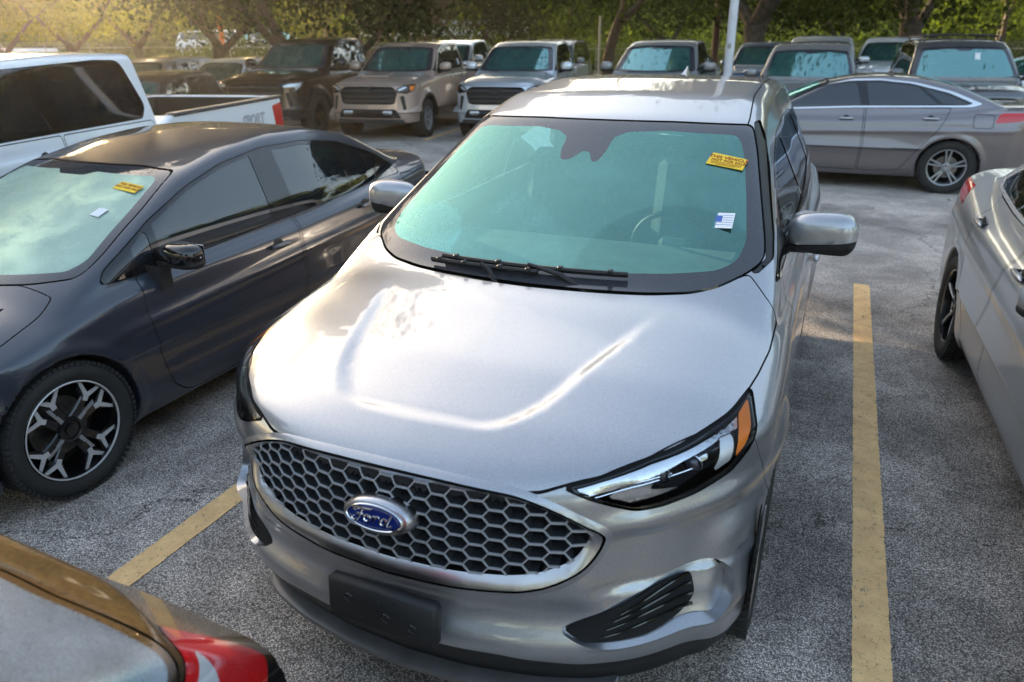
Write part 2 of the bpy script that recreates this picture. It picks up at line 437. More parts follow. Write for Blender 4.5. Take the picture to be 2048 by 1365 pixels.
# ------------------------------------------------------------------ materials
def nm(name):
    m = bpy.data.materials.new(name); m.use_nodes = True; nt = m.node_tree; nt.nodes.clear()
    return m, nt
def nd(nt, t, **k):
    n = nt.nodes.new(t)
    for a, v in k.items():
        if a.startswith('i_'):
            key = a[2:].replace('_', ' ')
            (n.inputs[int(key)] if key.isdigit() else n.inputs[key]).default_value = v
        else: setattr(n, a, v)
    return n
def lk(nt, a, b): nt.links.new(a, b)
def pbr(name, col, rough=.5, metal=0.0, coat=0.0, coat_r=.03, spec=.5, ior=1.5, bump=None, vary=None, emis=None, dust=0.0, dustcol=(.30, .27, .22), normal_scale=1.0):
    """principled material; bump=(scale, strength), vary=(scale, amount) tone mottling, dust = film on up-facing faces"""
    m, nt = nm(name); out = nd(nt, 'ShaderNodeOutputMaterial'); b = nd(nt, 'ShaderNodeBsdfPrincipled')
    c4 = (*col, 1); b.inputs['Base Color'].default_value = c4; b.inputs['Roughness'].default_value = rough; b.inputs['Metallic'].default_value = metal
    b.inputs['Coat Weight'].default_value = coat; b.inputs['Coat Roughness'].default_value = coat_r; b.inputs['IOR'].default_value = ior
    b.inputs['Specular IOR Level'].default_value = spec
    tc = nd(nt, 'ShaderNodeTexCoord'); src = tc.outputs['Object']
    colout = None
    if vary:
        n = nd(nt, 'ShaderNodeTexNoise', i_Scale=vary[0], i_Detail=5.0, i_Roughness=.6); lk(nt, src, n.inputs['Vector'])
        r = nd(nt, 'ShaderNodeMapRange', i_1=.3, i_2=.7, i_3=1-vary[1], i_4=1+vary[1]); lk(nt, n.outputs['Fac'], r.inputs[0])
        mx = nd(nt, 'ShaderNodeVectorMath', operation='SCALE'); mx.inputs[0].default_value = col; lk(nt, r.outputs[0], mx.inputs['Scale']); colout = mx.outputs[0]
    if dust > 0:
        g = nd(nt, 'ShaderNodeNewGeometry'); sx = nd(nt, 'ShaderNodeSeparateXYZ'); lk(nt, g.outputs['Normal'], sx.inputs[0])
        r = nd(nt, 'ShaderNodeMapRange', i_1=.35, i_2=.98, i_3=0.0, i_4=dust); lk(nt, sx.outputs['Z'], r.inputs[0])
        n = nd(nt, 'ShaderNodeTexNoise', i_Scale=90.0, i_Detail=6.0, i_Roughness=.7); lk(nt, src, n.inputs['Vector'])
        n2 = nd(nt, 'ShaderNodeTexNoise', i_Scale=3.0, i_Detail=4.0, i_Roughness=.6); lk(nt, src, n2.inputs['Vector'])
        a = nd(nt, 'ShaderNodeMath', operation='MULTIPLY'); lk(nt, n.outputs['Fac'], a.inputs[0]); lk(nt, n2.outputs['Fac'], a.inputs[1])
        a2 = nd(nt, 'ShaderNodeMapRange', i_1=.10, i_2=.36, i_3=.35, i_4=1.0); lk(nt, a.outputs[0], a2.inputs[0])
        f = nd(nt, 'ShaderNodeMath', operation='MULTIPLY'); lk(nt, r.outputs[0], f.inputs[0]); lk(nt, a2.outputs[0], f.inputs[1])
        d = nd(nt, 'ShaderNodeBsdfDiffuse', i_Color=(*dustcol, 1))
        ms = nd(nt, 'ShaderNodeMixShader'); lk(nt, f.outputs[0], ms.inputs[0]); lk(nt, b.outputs[0], ms.inputs[1]); lk(nt, d.outputs[0], ms.inputs[2])
        lk(nt, ms.outputs[0], out.inputs[0])
    else: lk(nt, b.outputs[0], out.inputs[0])
    if colout: lk(nt, colout, b.inputs['Base Color'])
    if bump:
        n = nd(nt, 'ShaderNodeTexNoise', i_Scale=bump[0], i_Detail=4.0); lk(nt, src, n.inputs['Vector'])
        bp = nd(nt, 'ShaderNodeBump', i_Strength=bump[1], i_Distance=.004); lk(nt, n.outputs['Fac'], bp.inputs['Height']); lk(nt, bp.outputs[0], b.inputs['Normal'])
    if emis: b.inputs['Emission Color'].default_value = (*emis[0], 1); b.inputs['Emission Strength'].default_value = emis[1]
    return m
def carpaint(name, col, metal=.75, rough=.32, flake=.05, dust=.10, dustcol=(.34, .32, .30), cior=1.55):
    """metallic base with flakes under clear coat, light dust and a few water spots"""
    m, nt = nm(name); out = nd(nt, 'ShaderNodeOutputMaterial'); b = nd(nt, 'ShaderNodeBsdfPrincipled')
    tc = nd(nt, 'ShaderNodeTexCoord'); src = tc.outputs['Object']
    v = nd(nt, 'ShaderNodeTexVoronoi', i_Scale=900.0); lk(nt, src, v.inputs['Vector'])
    sx = nd(nt, 'ShaderNodeSeparateXYZ'); lk(nt, v.outputs['Color'], sx.inputs[0])
    r = nd(nt, 'ShaderNodeMapRange', i_1=0.0, i_2=1.0, i_3=1-flake*2, i_4=1+flake*2); lk(nt, sx.outputs[0], r.inputs[0])
    sc_ = nd(nt, 'ShaderNodeVectorMath', operation='SCALE'); sc_.inputs[0].default_value = col; lk(nt, r.outputs[0], sc_.inputs['Scale'])
    lk(nt, sc_.outputs[0], b.inputs['Base Color'])
    b.inputs['Metallic'].default_value = metal; b.inputs['Roughness'].default_value = rough
    b.inputs['Coat Weight'].default_value = 1.0; b.inputs['Coat Roughness'].default_value = .045; b.inputs['Coat IOR'].default_value = cior
    # grime: broad film plus specks
    n2 = nd(nt, 'ShaderNodeTexNoise', i_Scale=2.5, i_Detail=7.0, i_Roughness=.65); lk(nt, src, n2.inputs['Vector'])
    g = nd(nt, 'ShaderNodeNewGeometry'); gz = nd(nt, 'ShaderNodeSeparateXYZ'); lk(nt, g.outputs['Normal'], gz.inputs[0])
    up = nd(nt, 'ShaderNodeMapRange', i_1=.2, i_2=.95, i_3=.35, i_4=1.0); lk(nt, gz.outputs['Z'], up.inputs[0])
    f1 = nd(nt, 'ShaderNodeMapRange', i_1=.35, i_2=.7, i_3=dust*.5, i_4=dust*1.5); lk(nt, n2.outputs['Fac'], f1.inputs[0])
    f2 = nd(nt, 'ShaderNodeMath', operation='MULTIPLY'); lk(nt, f1.outputs[0], f2.inputs[0]); lk(nt, up.outputs[0], f2.inputs[1])
    vs = nd(nt, 'ShaderNodeTexVoronoi', i_Scale=28.0, i_Randomness=1.0); lk(nt, src, vs.inputs['Vector'])
    sp = nd(nt, 'ShaderNodeMapRange', i_1=.035, i_2=.085, i_3=1.0, i_4=0.0); lk(nt, vs.outputs['Distance'], sp.inputs[0])
    cs = nd(nt, 'ShaderNodeSeparateXYZ'); lk(nt, vs.outputs['Color'], cs.inputs[0])
    ct = nd(nt, 'ShaderNodeMath', operation='GREATER_THAN', i_1=.86); lk(nt, cs.outputs[1], ct.inputs[0])
    ct.inputs[1].default_value = .86
    s2 = nd(nt, 'ShaderNodeMath', operation='MULTIPLY'); lk(nt, sp.outputs[0], s2.inputs[0]); lk(nt, ct.outputs[0], s2.inputs[1])
    s3 = nd(nt, 'ShaderNodeMath', operation='MULTIPLY'); lk(nt, s2.outputs[0], s3.inputs[0]); lk(nt, up.outputs[0], s3.inputs[1])
    s4 = nd(nt, 'ShaderNodeMath', operation='MULTIPLY_ADD'); lk(nt, s3.outputs[0], s4.inputs[0]); s4.inputs[1].default_value = .35; lk(nt, f2.outputs[0], s4.inputs[2])
    s4.use_clamp = True
    d = nd(nt, 'ShaderNodeBsdfDiffuse', i_Color=(*dustcol, 1))
    ms = nd(nt, 'ShaderNodeMixShader'); lk(nt, s4.outputs[0], ms.inputs[0]); lk(nt, b.outputs[0], ms.inputs[1]); lk(nt, d.outputs[0], ms.inputs[2])
    lk(nt, ms.outputs[0], out.inputs[0])
    return m
def screen_glass(name, tint=(.10, .34, .32), refl=(.55, .95, .88), see=.35, film=.22, filmcol=(.25, .50, .46), rough=.03, kf=.45, ior=1.75, wipes=False):
    """coated windscreen: see-through teal tint + tinted mirror coating + a diffuse film (dust and dew; painted sky sheen on the rear screen)"""
    m, nt = nm(name); out = nd(nt, 'ShaderNodeOutputMaterial')
    tc = nd(nt, 'ShaderNodeTexCoord'); src = tc.outputs['Object']
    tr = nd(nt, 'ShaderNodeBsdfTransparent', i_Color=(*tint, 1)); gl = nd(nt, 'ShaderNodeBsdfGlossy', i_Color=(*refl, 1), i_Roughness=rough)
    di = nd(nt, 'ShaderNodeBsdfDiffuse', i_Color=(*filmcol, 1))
    lw = nd(nt, 'ShaderNodeFresnel', i_IOR=ior)
    k = nd(nt, 'ShaderNodeMath', operation='ADD', use_clamp=True); lk(nt, lw.outputs[0], k.inputs[0]); k.inputs[1].default_value = kf
    m1 = nd(nt, 'ShaderNodeMixShader'); lk(nt, k.outputs[0], m1.inputs[0]); lk(nt, tr.outputs[0], m1.inputs[1]); lk(nt, gl.outputs[0], m1.inputs[2])
    n = nd(nt, 'ShaderNodeTexNoise', i_Scale=260.0, i_Detail=3.0); lk(nt, src, n.inputs['Vector'])
    n2 = nd(nt, 'ShaderNodeTexNoise', i_Scale=4.0, i_Detail=5.0, i_Roughness=.6, i_Distortion=.8); lk(nt, src, n2.inputs['Vector'])
    a = nd(nt, 'ShaderNodeMapRange', i_1=.35, i_2=.65, i_3=.6, i_4=1.4); lk(nt, n.outputs['Fac'], a.inputs[0])
    b_ = nd(nt, 'ShaderNodeMapRange', i_1=.3, i_2=.7, i_3=film*.6, i_4=film*1.4); lk(nt, n2.outputs['Fac'], b_.inputs[0])
    f = nd(nt, 'ShaderNodeMath', operation='MULTIPLY', use_clamp=True); lk(nt, a.outputs[0], f.inputs[0]); lk(nt, b_.outputs[0], f.inputs[1])
    if wipes:   # dusty sweep between two cleaner, dew-free discs near the lower corners, and wiper arcs
        last = f.outputs[0]
        for cx, cy, r_, soft, k0, k1 in ((-.60, 1.20, .24, .010, 2.6, 1.0), (.52, 1.16, .36, .008, .35, 1.0), (-.05, .98, .72, .006, 1.0, .80), (.40, .92, .86, .006, 1.25, 1.0), (-.45, .95, .60, .004, 1.3, 1.0)):
            d = nd(nt, 'ShaderNodeVectorMath', operation='DISTANCE'); mp = nd(nt, 'ShaderNodeVectorMath', operation='MULTIPLY'); lk(nt, src, mp.inputs[0]); mp.inputs[1].default_value = (1, 1, 0)
            lk(nt, mp.outputs[0], d.inputs[0]); d.inputs[1].default_value = (cx, cy, 0); q = nd(nt, 'ShaderNodeMapRange', i_1=r_-soft, i_2=r_+soft, i_3=k0, i_4=k1); lk(nt, d.outputs['Value'], q.inputs[0])
            mu = nd(nt, 'ShaderNodeMath', operation='MULTIPLY', use_clamp=True); lk(nt, last, mu.inputs[0]); lk(nt, q.outputs[0], mu.inputs[1]); last = mu.outputs[0]
        f = mu
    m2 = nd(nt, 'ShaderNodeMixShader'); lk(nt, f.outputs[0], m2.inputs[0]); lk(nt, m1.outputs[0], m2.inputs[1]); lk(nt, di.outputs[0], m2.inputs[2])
    lk(nt, m2.outputs[0], out.inputs[0])
    return m
M = {}
M['silver'] = carpaint('silver_metallic_paint', (.36, .366, .395), .78, .37, .10, .06, cior=1.7)
M['graphite'] = carpaint('graphite_paint', (.026, .032, .050), .35, .35, .10, .05, (.10, .10, .10))
M['white'] = carpaint('white_paint', (.82, .83, .86), 0, .4, .01, .05, (.6, .6, .6))
M['black'] = pbr('black_paint', (.003, .004, .008), .25, coat=1, spec=.2)
M['tan'] = carpaint('tan_paint', (.42, .30, .245), .3, .4, .04, .06)
M['ice'] = carpaint('ice_silver_paint', (.66, .70, .76), .6, .35, .04, .06)
M['grey'] = carpaint('grey_paint', (.20, .205, .215), .6, .38, .05, .08)
M['grey2'] = carpaint('storm_grey_paint', (.27, .27, .275), .5, .38, .05, .10)
M['charcoal'] = carpaint('charcoal_paint', (.11, .115, .13), .6, .35, .06, .06)
M['taupe'] = carpaint('taupe_paint', (.20, .175, .185), .7, .36, .06, .06)
M['cool'] = carpaint('cool_silver_paint', (.52, .54, .56), .7, .36, .08, .06)
M['blue'] = carpaint('blue_paint', (.05, .10, .18), .4, .35, .04, .06)
M['liner'] = pbr('cavity_black', (.006, .006, .007), .9)
M['plastic'] = pbr('black_plastic', (.010, .010, .011), .55, bump=(400, .25), vary=(6, .25))
M['plasticg'] = pbr('grey_black_plastic', (.045, .045, .048), .5, bump=(400, .3), vary=(5, .2))
M['gloss'] = pbr('gloss_black', (.006, .006, .008), .06, coat=.5)
M['frit'] = pbr('black_glass_border', (.010, .012, .018), .06, ior=1.6, coat=.3, dust=.22, dustcol=(.20, .20, .22))
M['rubber'] = pbr('tyre_rubber', (.022, .021, .020), .8, bump=(120, .4), vary=(9, .3))
M['seal'] = pbr('rubber_seal', (.012, .012, .013), .6)
M['chrome'] = pbr('chrome', (.78, .78, .80), .10, 1.0)
M['satin'] = pbr('satin_silver', (.50, .50, .52), .28, 1.0, bump=(300, .05))
M['alloy'] = pbr('machined_alloy', (.66, .65, .65), .34, .45, vary=(20, .1))
M['alloyg'] = pbr('grey_alloy', (.36, .36, .37), .35, .5)
M['rimblack'] = pbr('black_alloy', (.010, .010, .011), .22, .2, coat=.5)
M['brake'] = pbr('brake_disc', (.25, .23, .21), .4, 1.0, vary=(30, .3))
M['sideglass'] = pbr('dark_side_glass', (.006, .010, .014), .03, ior=1.75, coat=.6, coat_r=.02)
M['tealglass'] = None
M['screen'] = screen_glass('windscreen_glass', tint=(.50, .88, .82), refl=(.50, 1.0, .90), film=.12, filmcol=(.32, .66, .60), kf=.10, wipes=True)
M['screen_far'] = screen_glass('coated_windscreen', tint=(.22, .50, .47), refl=(.50, .88, .86), film=.16, filmcol=(.16, .42, .40), kf=.32, rough=.04)
M['screen_dew'] = screen_glass('dew_covered_windscreen', tint=(.10, .25, .22), refl=(.60, .88, .76), film=.75, filmcol=(.34, .44, .38), kf=.4, rough=.25)
M['lens'] = screen_glass('headlamp_lens', tint=(.97, .975, .98), refl=(1, 1, 1), film=.0, filmcol=(.6, .6, .6), kf=-.02, rough=.02, ior=1.35)
M['amber'] = pbr('amber_reflector', (.95, .22, .01), .25, coat=1, bump=(500, .4))
M['red'] = pbr('red_lamp', (.55, .008, .010), .15, coat=1)
M['lampwhite'] = pbr('clear_lamp_block', (.72, .75, .80), .15, .3, coat=1, bump=(200, .5))
M['lampchrome'] = pbr('lamp_reflector', (.62, .64, .68), .18, .9, bump=(60, .3))
M['lampdark'] = pbr('lamp_housing', (.02, .02, .024), .25, coat=.6)
M['cabin'] = pbr('cabin_grey', (.22, .22, .22), .8, vary=(12, .2))
M['seat'] = pbr('seat_cloth', (.16, .16, .165), .9, vary=(30, .25))
M['paper'] = pbr('white_paper', (.75, .76, .78), .7)
M['yellow'] = pbr('yellow_sticker', (.85, .55, .02), .6)
M['ink'] = pbr('red_brown_ink', (.30, .03, .01), .7)
M['inkblue'] = pbr('blue_ink', (.05, .12, .40), .7)
M['oval'] = pbr('blue_enamel', (.010, .022, .14), .10, coat=1)
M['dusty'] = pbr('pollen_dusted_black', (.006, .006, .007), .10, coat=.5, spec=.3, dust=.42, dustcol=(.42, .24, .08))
M['decal'] = pbr('grey_decal', (.10, .10, .12), .5)
M['bark'] = pbr('oak_bark', (.085, .065, .048), .95, bump=(18, 1.0), vary=(7, .45))
M['rearglass'] = screen_glass('rear_screen', tint=(.05, .06, .07), refl=(.55, .63, .72), film=.30, filmcol=(.40, .45, .52), kf=.50, rough=.25)  # pale blue film puts the sky's reflection into the colour
def leafmat(name, c0, c1, trans=.45):
    m, nt = nm(name); out = nd(nt, 'ShaderNodeOutputMaterial'); tc = nd(nt, 'ShaderNodeTexCoord'); oi = nd(nt, 'ShaderNodeObjectInfo')
    n = nd(nt, 'ShaderNodeTexNoise', i_Scale=.9, i_Detail=5.0, i_Roughness=.65); lk(nt, tc.outputs['Object'], n.inputs['Vector'])
    n2 = nd(nt, 'ShaderNodeTexWhiteNoise'); g = nd(nt, 'ShaderNodeNewGeometry'); n2.noise_dimensions = '1D'; lk(nt, g.outputs['Random Per Island'], n2.inputs['W'])
    a = nd(nt, 'ShaderNodeMath', operation='MULTIPLY_ADD'); lk(nt, n2.outputs['Value'], a.inputs[0]); a.inputs[1].default_value = .45; lk(nt, n.outputs['Fac'], a.inputs[2])
    a2 = nd(nt, 'ShaderNodeMath', operation='MULTIPLY_ADD'); lk(nt, oi.outputs['Random'], a2.inputs[0]); a2.inputs[1].default_value = .2; lk(nt, a.outputs[0], a2.inputs[2])
    r = nd(nt, 'ShaderNodeValToRGB'); e = r.color_ramp.elements; e[0].position = .45; e[0].color = (*c0, 1); e[1].position = 1.05; e[1].color = (*c1, 1); lk(nt, a2.outputs[0], r.inputs[0])
    d = nd(nt, 'ShaderNodeBsdfDiffuse'); t = nd(nt, 'ShaderNodeBsdfTranslucent'); lk(nt, r.outputs[0], d.inputs[0])
    s = nd(nt, 'ShaderNodeVectorMath', operation='MULTIPLY'); lk(nt, r.outputs[0], s.inputs[0]); s.inputs[1].default_value = (1.7, 1.7, .5); lk(nt, s.outputs[0], t.inputs[0])
    ms = nd(nt, 'ShaderNodeMixShader'); ms.inputs[0].default_value = trans; lk(nt, d.outputs[0], ms.inputs[1]); lk(nt, t.outputs[0], ms.inputs[2]); lk(nt, ms.outputs[0], out.inputs[0]); return m
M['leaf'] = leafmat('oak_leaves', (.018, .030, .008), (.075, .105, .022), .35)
M['leafc'] = leafmat('darkened_canopy_leaves', (.010, .018, .008), (.045, .062, .022), .12)  # darker copy of the oak leaves, silhouette shade put into its colour
M['leafl'] = leafmat('sunlit_tone_leaves', (.045, .065, .012), (.16, .165, .03), .42)  # paler copy of the oak leaves, sunlight put into its colour
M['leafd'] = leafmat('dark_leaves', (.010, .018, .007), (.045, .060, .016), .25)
M['grassb'] = leafmat('bright_undergrowth', (.055, .085, .016), (.16, .19, .045), .3)
M['wood'] = pbr('brown_fence_boards', (.12, .075, .05), .9, vary=(4, .3)); M['post'] = pbr('galvanised_post', (.40, .39, .36), .5, .6); M['wire'] = pbr('galvanised_wire', (.36, .35, .32), .5, .7)
M['wall'] = pbr('cream_wall', (.62, .60, .55), .9, vary=(2, .08)); M['roofm'] = pbr('grey_roof', (.42, .42, .44), .7); M['polewhite'] = pbr('white_pole_paint', (.72, .72, .76), .5, vary=(5, .12)); M['polebrown'] = pbr('brown_pole', (.085, .045, .035), .8)
M['orange'] = pbr('orange_cloth', (.80, .20, .04), .7); M['whitep'] = pbr('white_panel', (.75, .75, .75), .6); M['rust'] = pbr('terracotta_panel', (.45, .22, .12), .8)

M['sidetint'] = screen_glass('tinted_side_glass', tint=(.28, .32, .33), refl=(.85, .93, 1.0), film=.015, filmcol=(.3, .32, .33), kf=.0, rough=.02)
M['brightwork'] = pbr('bright_window_trim', (.74, .74, .77), .22, .6)
M['leafcore'] = pbr('crown_core_green', (.022, .034, .014), 1.0, vary=(5, .6), bump=(9, 1.0))

# ------------------------------------------------------------------ shared car pieces
front = lambda c, n: c[:, 1] < 1.3
def UZ(sh): pass
def region_u(sh, T, poly, mask, gap=0., grow=0.):
    """like Shell.cut, in the unrolled front coordinates (|x|+y, z)"""
    m = mask(sh.V[T].mean(1), sh.N[T].mean(1)); cand, rest = T[m], T[~m]
    def g():
        U = np.abs(sh.V[:, 0])+sh.V[:, 1]; W = sh.V[:, 2]; o = np.full(len(U), 1.0)
        k = np.zeros(len(U), bool); k[cand_now.ravel()] = True
        lo, hi = poly.min(0)-.08, poly.max(0)+.08
        k &= (U > lo[0]) & (U < hi[0]) & (W > lo[1]) & (W < hi[1]); i = np.where(k)[0]
        if len(i): o[i] = psdf(poly, U[i], W[i])-grow
        return o
    cand_now = cand; ins, out = sh.split(cand, g()+gap/2)
    if gap > 0:
        cand_now = out; _, out = sh.split(out, g()-gap/2)
    return ins, np.concatenate([out, rest])
def lr(sh, T):
    """triangles of the left and of the right half"""
    m = sh.V[T].mean(1)[:, 0] > 0
    return T[m], T[~m]
def make_tyre(r=.37, w=.235, rim=.25, parent=None):
    b = MB(); s = w/2
    b.lathe([(s*.60, rim-.01), (s*.86, rim+.01), (s*.97, rim+(r-rim)*.35), (s*1.0, rim+(r-rim)*.62), (s*.93, r-.020), (s*.80, r-.004), (s*.55, r), (s*.50, r), (s*.49, r-.009), (s*.44, r-.009), (s*.43, r),
             (s*.06, r+.001), (s*.05, r-.009), (-s*.05, r-.009), (-s*.06, r+.001), (-s*.43, r), (-s*.44, r-.009), (-s*.49, r-.009), (-s*.50, r), (-s*.8, r-.004), (-s*.93, r-.02), (-s, rim+(r-rim)*.6), (-s*.86, rim+.01)], 'x', n=56)
    # shoulder tread blocks
    for k in range(72):
        t = 2*math.pi*k/72; R_ = Matrix.Rotation(t, 3, 'X')
        c = R_ @ Vector((0, 0, r-.006))
        for sx in (-1, 1): b.box((sx*s*.82, c.y, c.z), (s*.26, .020, .016), R_)
    return b.obj('tyre', M['rubber'], parent, angle=50)
def spoke(b, R0, R1, w0, w1, x0, x1, th, ang, twist=0.0, bev=.006):
    """one tapering spoke from the hub to the rim; outer face at x"""
    Rm = Matrix.Rotation(ang, 3, 'X'); v = []
    for t, (rr, ww, xx) in ((0, (R0, w0, x0)), (.5, ((R0+R1)/2, (w0+w1)/2*.9, (x0+x1)/2+.004)), (1, (R1, w1, x1))):
        o = twist*t
        for (dx, dy) in ((0, -ww/2+bev), (0, ww/2-bev), (-bev, ww/2), (-th, ww/2*.7), (-th, -ww/2*.7), (-bev, -ww/2)):
            v.append(Rm @ Vector((xx+dx, dy+o, rr)))
    n = 6; f = [tuple(range(n))[::-1], tuple(2*n+k for k in range(n))]
    for i in range(2):
        for k in range(n): f.append((i*n+k, i*n+(k+1) % n, (i+1)*n+(k+1) % n, (i+1)*n+k))
    b.add(v, f)
def make_wheel(parent, x, y, z, r=.37, w=.235, rim=.25, style='ten', sx=1, matrim='alloy', detail=1):
    """wheel > tyre, rim, spokes, brake disc; its own outer face looks along +x (sx=1) or -x"""
    wh = bpy.data.objects.new('wheel', None); COL.objects.link(wh); wh.parent = parent; wh.location = (x*sx, y, z)
    if sx < 0: wh.rotation_euler = (0, 0, math.pi)
    make_tyre(r, w, rim, wh)
    s = w/2; b = MB()
    b.lathe([(-s*.8, rim*.96), (s*.2, rim*.93), (s*.80, rim*.965), (s*.86, rim+.004), (s*.80, rim+.012), (s*.6, rim+.005)], 'x', n=56)
    if style == 'star':
        b.obj('rim', M['rimblack'], wh); b = MB(); b.lathe([(s*.80, rim*.975), (s*.865, rim*.985), (s*.87, rim+.001), (s*.84, rim+.006)], 'x', n=56); b.obj('rim_lip', M['alloy'], wh)
    else: b.obj('rim', M[matrim], wh)
    b = MB(); b.lathe([(-s*.1, 0.0), (-s*.1, rim*.62), (-s*.18, rim*.62)], 'x', n=40); b.obj('brake_disc', M['brake'], wh)
    b = MB(); b.lathe([(-s*.7, rim*.95), (-s*.72, 0.0)], 'x', n=32); b.obj('inner_barrel', M['liner'], wh)
    face = s*.62
    if style == 'ten':
        for k in range(5):
            b = MB()
            for o in (-.17, .17):
                spoke(b, rim*.16, rim*.97, .030, .024, face-.02, face+.012, .035, 2*math.pi*k/5+o, twist=(1 if o > 0 else -1)*.006)
            b.obj('spoke', M[matrim], wh)
    elif style == 'fork':
        for k in range(5):
            b = MB(); a = 2*math.pi*k/5
            spoke(b, rim*.16, rim*.95, .030, .018, face-.02, face+.01, .03, a+.10, twist=.05)
            spoke(b, rim*.16, rim*.95, .030, .018, face-.02, face+.01, .03, a-.10, twist=-.01)
            b.obj('spoke', M['rimblack'], wh)
            b = MB(); spoke(b, rim*.20, rim*.96, .010, .008, face-.010, face+.014, .006, a+.10, twist=.05, bev=.002)
            spoke(b, rim*.20, rim*.96, .010, .008, face-.010, face+.014, .006, a-.10, twist=-.01, bev=.002)
            b.obj('spoke_face', M['alloy'], wh)
    elif style == 'truck':
        for k in range(6):
            b = MB(); spoke(b, rim*.15, rim*.97, .06, .075, face-.03, face, .04, 2*math.pi*k/6); b.obj('spoke', M[matrim], wh)
    elif style == 'star':
        # eight black blades with bright machined forks at the rim
        for k in range(8):
            a = 2*math.pi*(k+.3)/8; Rm = Matrix.Rotation(a, 3, 'X')
            b = MB(); spoke(b, rim*.15, rim*.70, .056, .040, face-.012, face+.004, .03, a, twist=.022 if k % 2 else -.022)
            for o in (-1, 1):
                q = [Rm @ Vector((face+.003+dx, yy+(.022 if k % 2 else -.022), zz)) for dx in (0, -.025) for yy, zz in ((o*.004-.014, rim*.66), (o*.004+.014, rim*.66), (o*.060+.010, rim*.96), (o*.060-.010, rim*.96))]
                b.add(q, [(0, 1, 2, 3), (7, 6, 5, 4), (0, 4, 5, 1), (1, 5, 6, 2), (2, 6, 7, 3), (3, 7, 4, 0)])
            b.obj('spoke', M['rimblack'], wh)
            b = MB(); dy = (.022 if k % 2 else -.022)
            poly = [(-.011, .60), (.011, .60), (.013, .70), (.062, .94), (.046, .955), (0, .775), (-.046, .955), (-.062, .94), (-.013, .70)]
            Mx = Matrix.Rotation(a, 4, 'X') @ Matrix(((0, 0, 1, face+.004), (1, 0, 0, dy), (0, 1, 0, 0), (0, 0, 0, 1)))
            b.prism([(p[0], p[1]*rim) for p in poly], .004, Mx); b.obj('machined_fork', M['alloy'], wh, smooth=False)
            if k % 2 == 0:
                b = MB(); Rm2 = Matrix.Rotation(a+.33, 4, 'X') @ Matrix(((0, 0, 1, face-.006), (1, 0, 0, 0), (0, 1, 0, 0), (0, 0, 0, 1)))
                b.prism([(-.009, rim*.22), (.009, rim*.22), (.012, rim*.66), (-.004, rim*.70)], .006, Rm2); b.obj('machined_rib', M['alloyg'], wh, smooth=False)
    b = MB(); b.lathe([(face-.02, rim*.27), (face+.002, rim*.25), (face+.006, rim*.20), (face-.004, rim*.17), (face-.002, .0)], 'x', n=28); b.obj('hub', M['rimblack' if style in ('star', 'fork') else matrim], wh)
    b = MB(); b.lathe([(face-.002, .030), (face+.008, .028), (face+.010, 0)], 'x', n=24); b.obj('centre_cap', M['chrome' if style == 'ten' else 'rimblack'], wh)
    for k in range(5):
        a = 2*math.pi*(k+.5)/5; b = MB(); b.lathe([(face-.02, .009), (face-.001, .009), (face+.001, 0)], 'x', (0, .052*math.cos(a), .052*math.sin(a)), n=8); b.obj('lug_nut', M['seal'], wh)
    return wh
def text_obj(name, txt, size, M4, mat, parent, ext=.0005, shear=0., bold=0.):
    cu = bpy.data.curves.new(name, 'FONT'); cu.body = txt; cu.size = size; cu.extrude = ext; cu.align_x = 'CENTER'; cu.align_y = 'CENTER'; cu.resolution_u = 2; cu.shear = shear; cu.offset = bold
    o = bpy.data.objects.new(name, cu); COL.objects.link(o); dg = bpy.context.evaluated_depsgraph_get()
    me = bpy.data.meshes.new_from_object(o.evaluated_get(dg)); bpy.data.objects.remove(o); bpy.data.curves.remove(cu)
    me.materials.clear(); me.materials.append(mat); me.transform(M4)
    o = bpy.data.objects.new(name, me); COL.objects.link(o); o.parent = parent
    return o
def basis(o, ux, uz):
    """matrix whose local x is ux, local z is uz (outward), at o"""
    ux = Vector(ux).normalized(); uz = Vector(uz); uz = (uz-ux*uz.dot(ux)).normalized(); uy = uz.cross(ux)
    return Matrix(((ux.x, uy.x, uz.x, o[0]), (ux.y, uy.y, uz.y, o[1]), (ux.z, uy.z, uz.z, o[2]), (0, 0, 0, 1)))
def surf(f, P, d, tmax=3.0):
    """march from P along d to the surface"""
    P = np.atleast_2d(np.array(P, float)); d = np.array(d, float); d = d/np.linalg.norm(d); t = np.zeros(len(P))
    for _ in range(70):
        v = f(P+d*t[:, None]); t = t+np.clip(v*.85, -.02, .25)
        if np.abs(v).max() < 2e-5: break
    Q = P+d*t[:, None]; return Q, normals(f, Q)
def ellipsoid_mesh(name, c, r, mat, parent, cut=None, pw=2.5, n=20, rot=None):
    """superellipsoid"""
    V = []; F = []
    sg = lambda a, p: math.copysign(abs(a)**(2/p), a)
    for i in range(n+1):
        ph = -math.pi/2+math.pi*i/n
        for j in range(2*n):
            th = math.pi*j/n
            p = Vector((r[0]*sg(math.cos(ph), pw)*sg(math.cos(th), pw), r[1]*sg(math.cos(ph), pw)*sg(math.sin(th), pw), r[2]*sg(math.sin(ph), pw)))
            if cut is not None: p = cut(p)
            if rot is not None: p = rot @ p
            V.append((p.x+c[0], p.y+c[1], p.z+c[2]))
    for i in range(n):
        for j in range(2*n): F.append((i*2*n+j, i*2*n+(j+1) % (2*n), (i+1)*2*n+(j+1) % (2*n), (i+1)*2*n+j))
    b = MB(); b.add(V, F); return b.obj(name, mat, parent, angle=60)
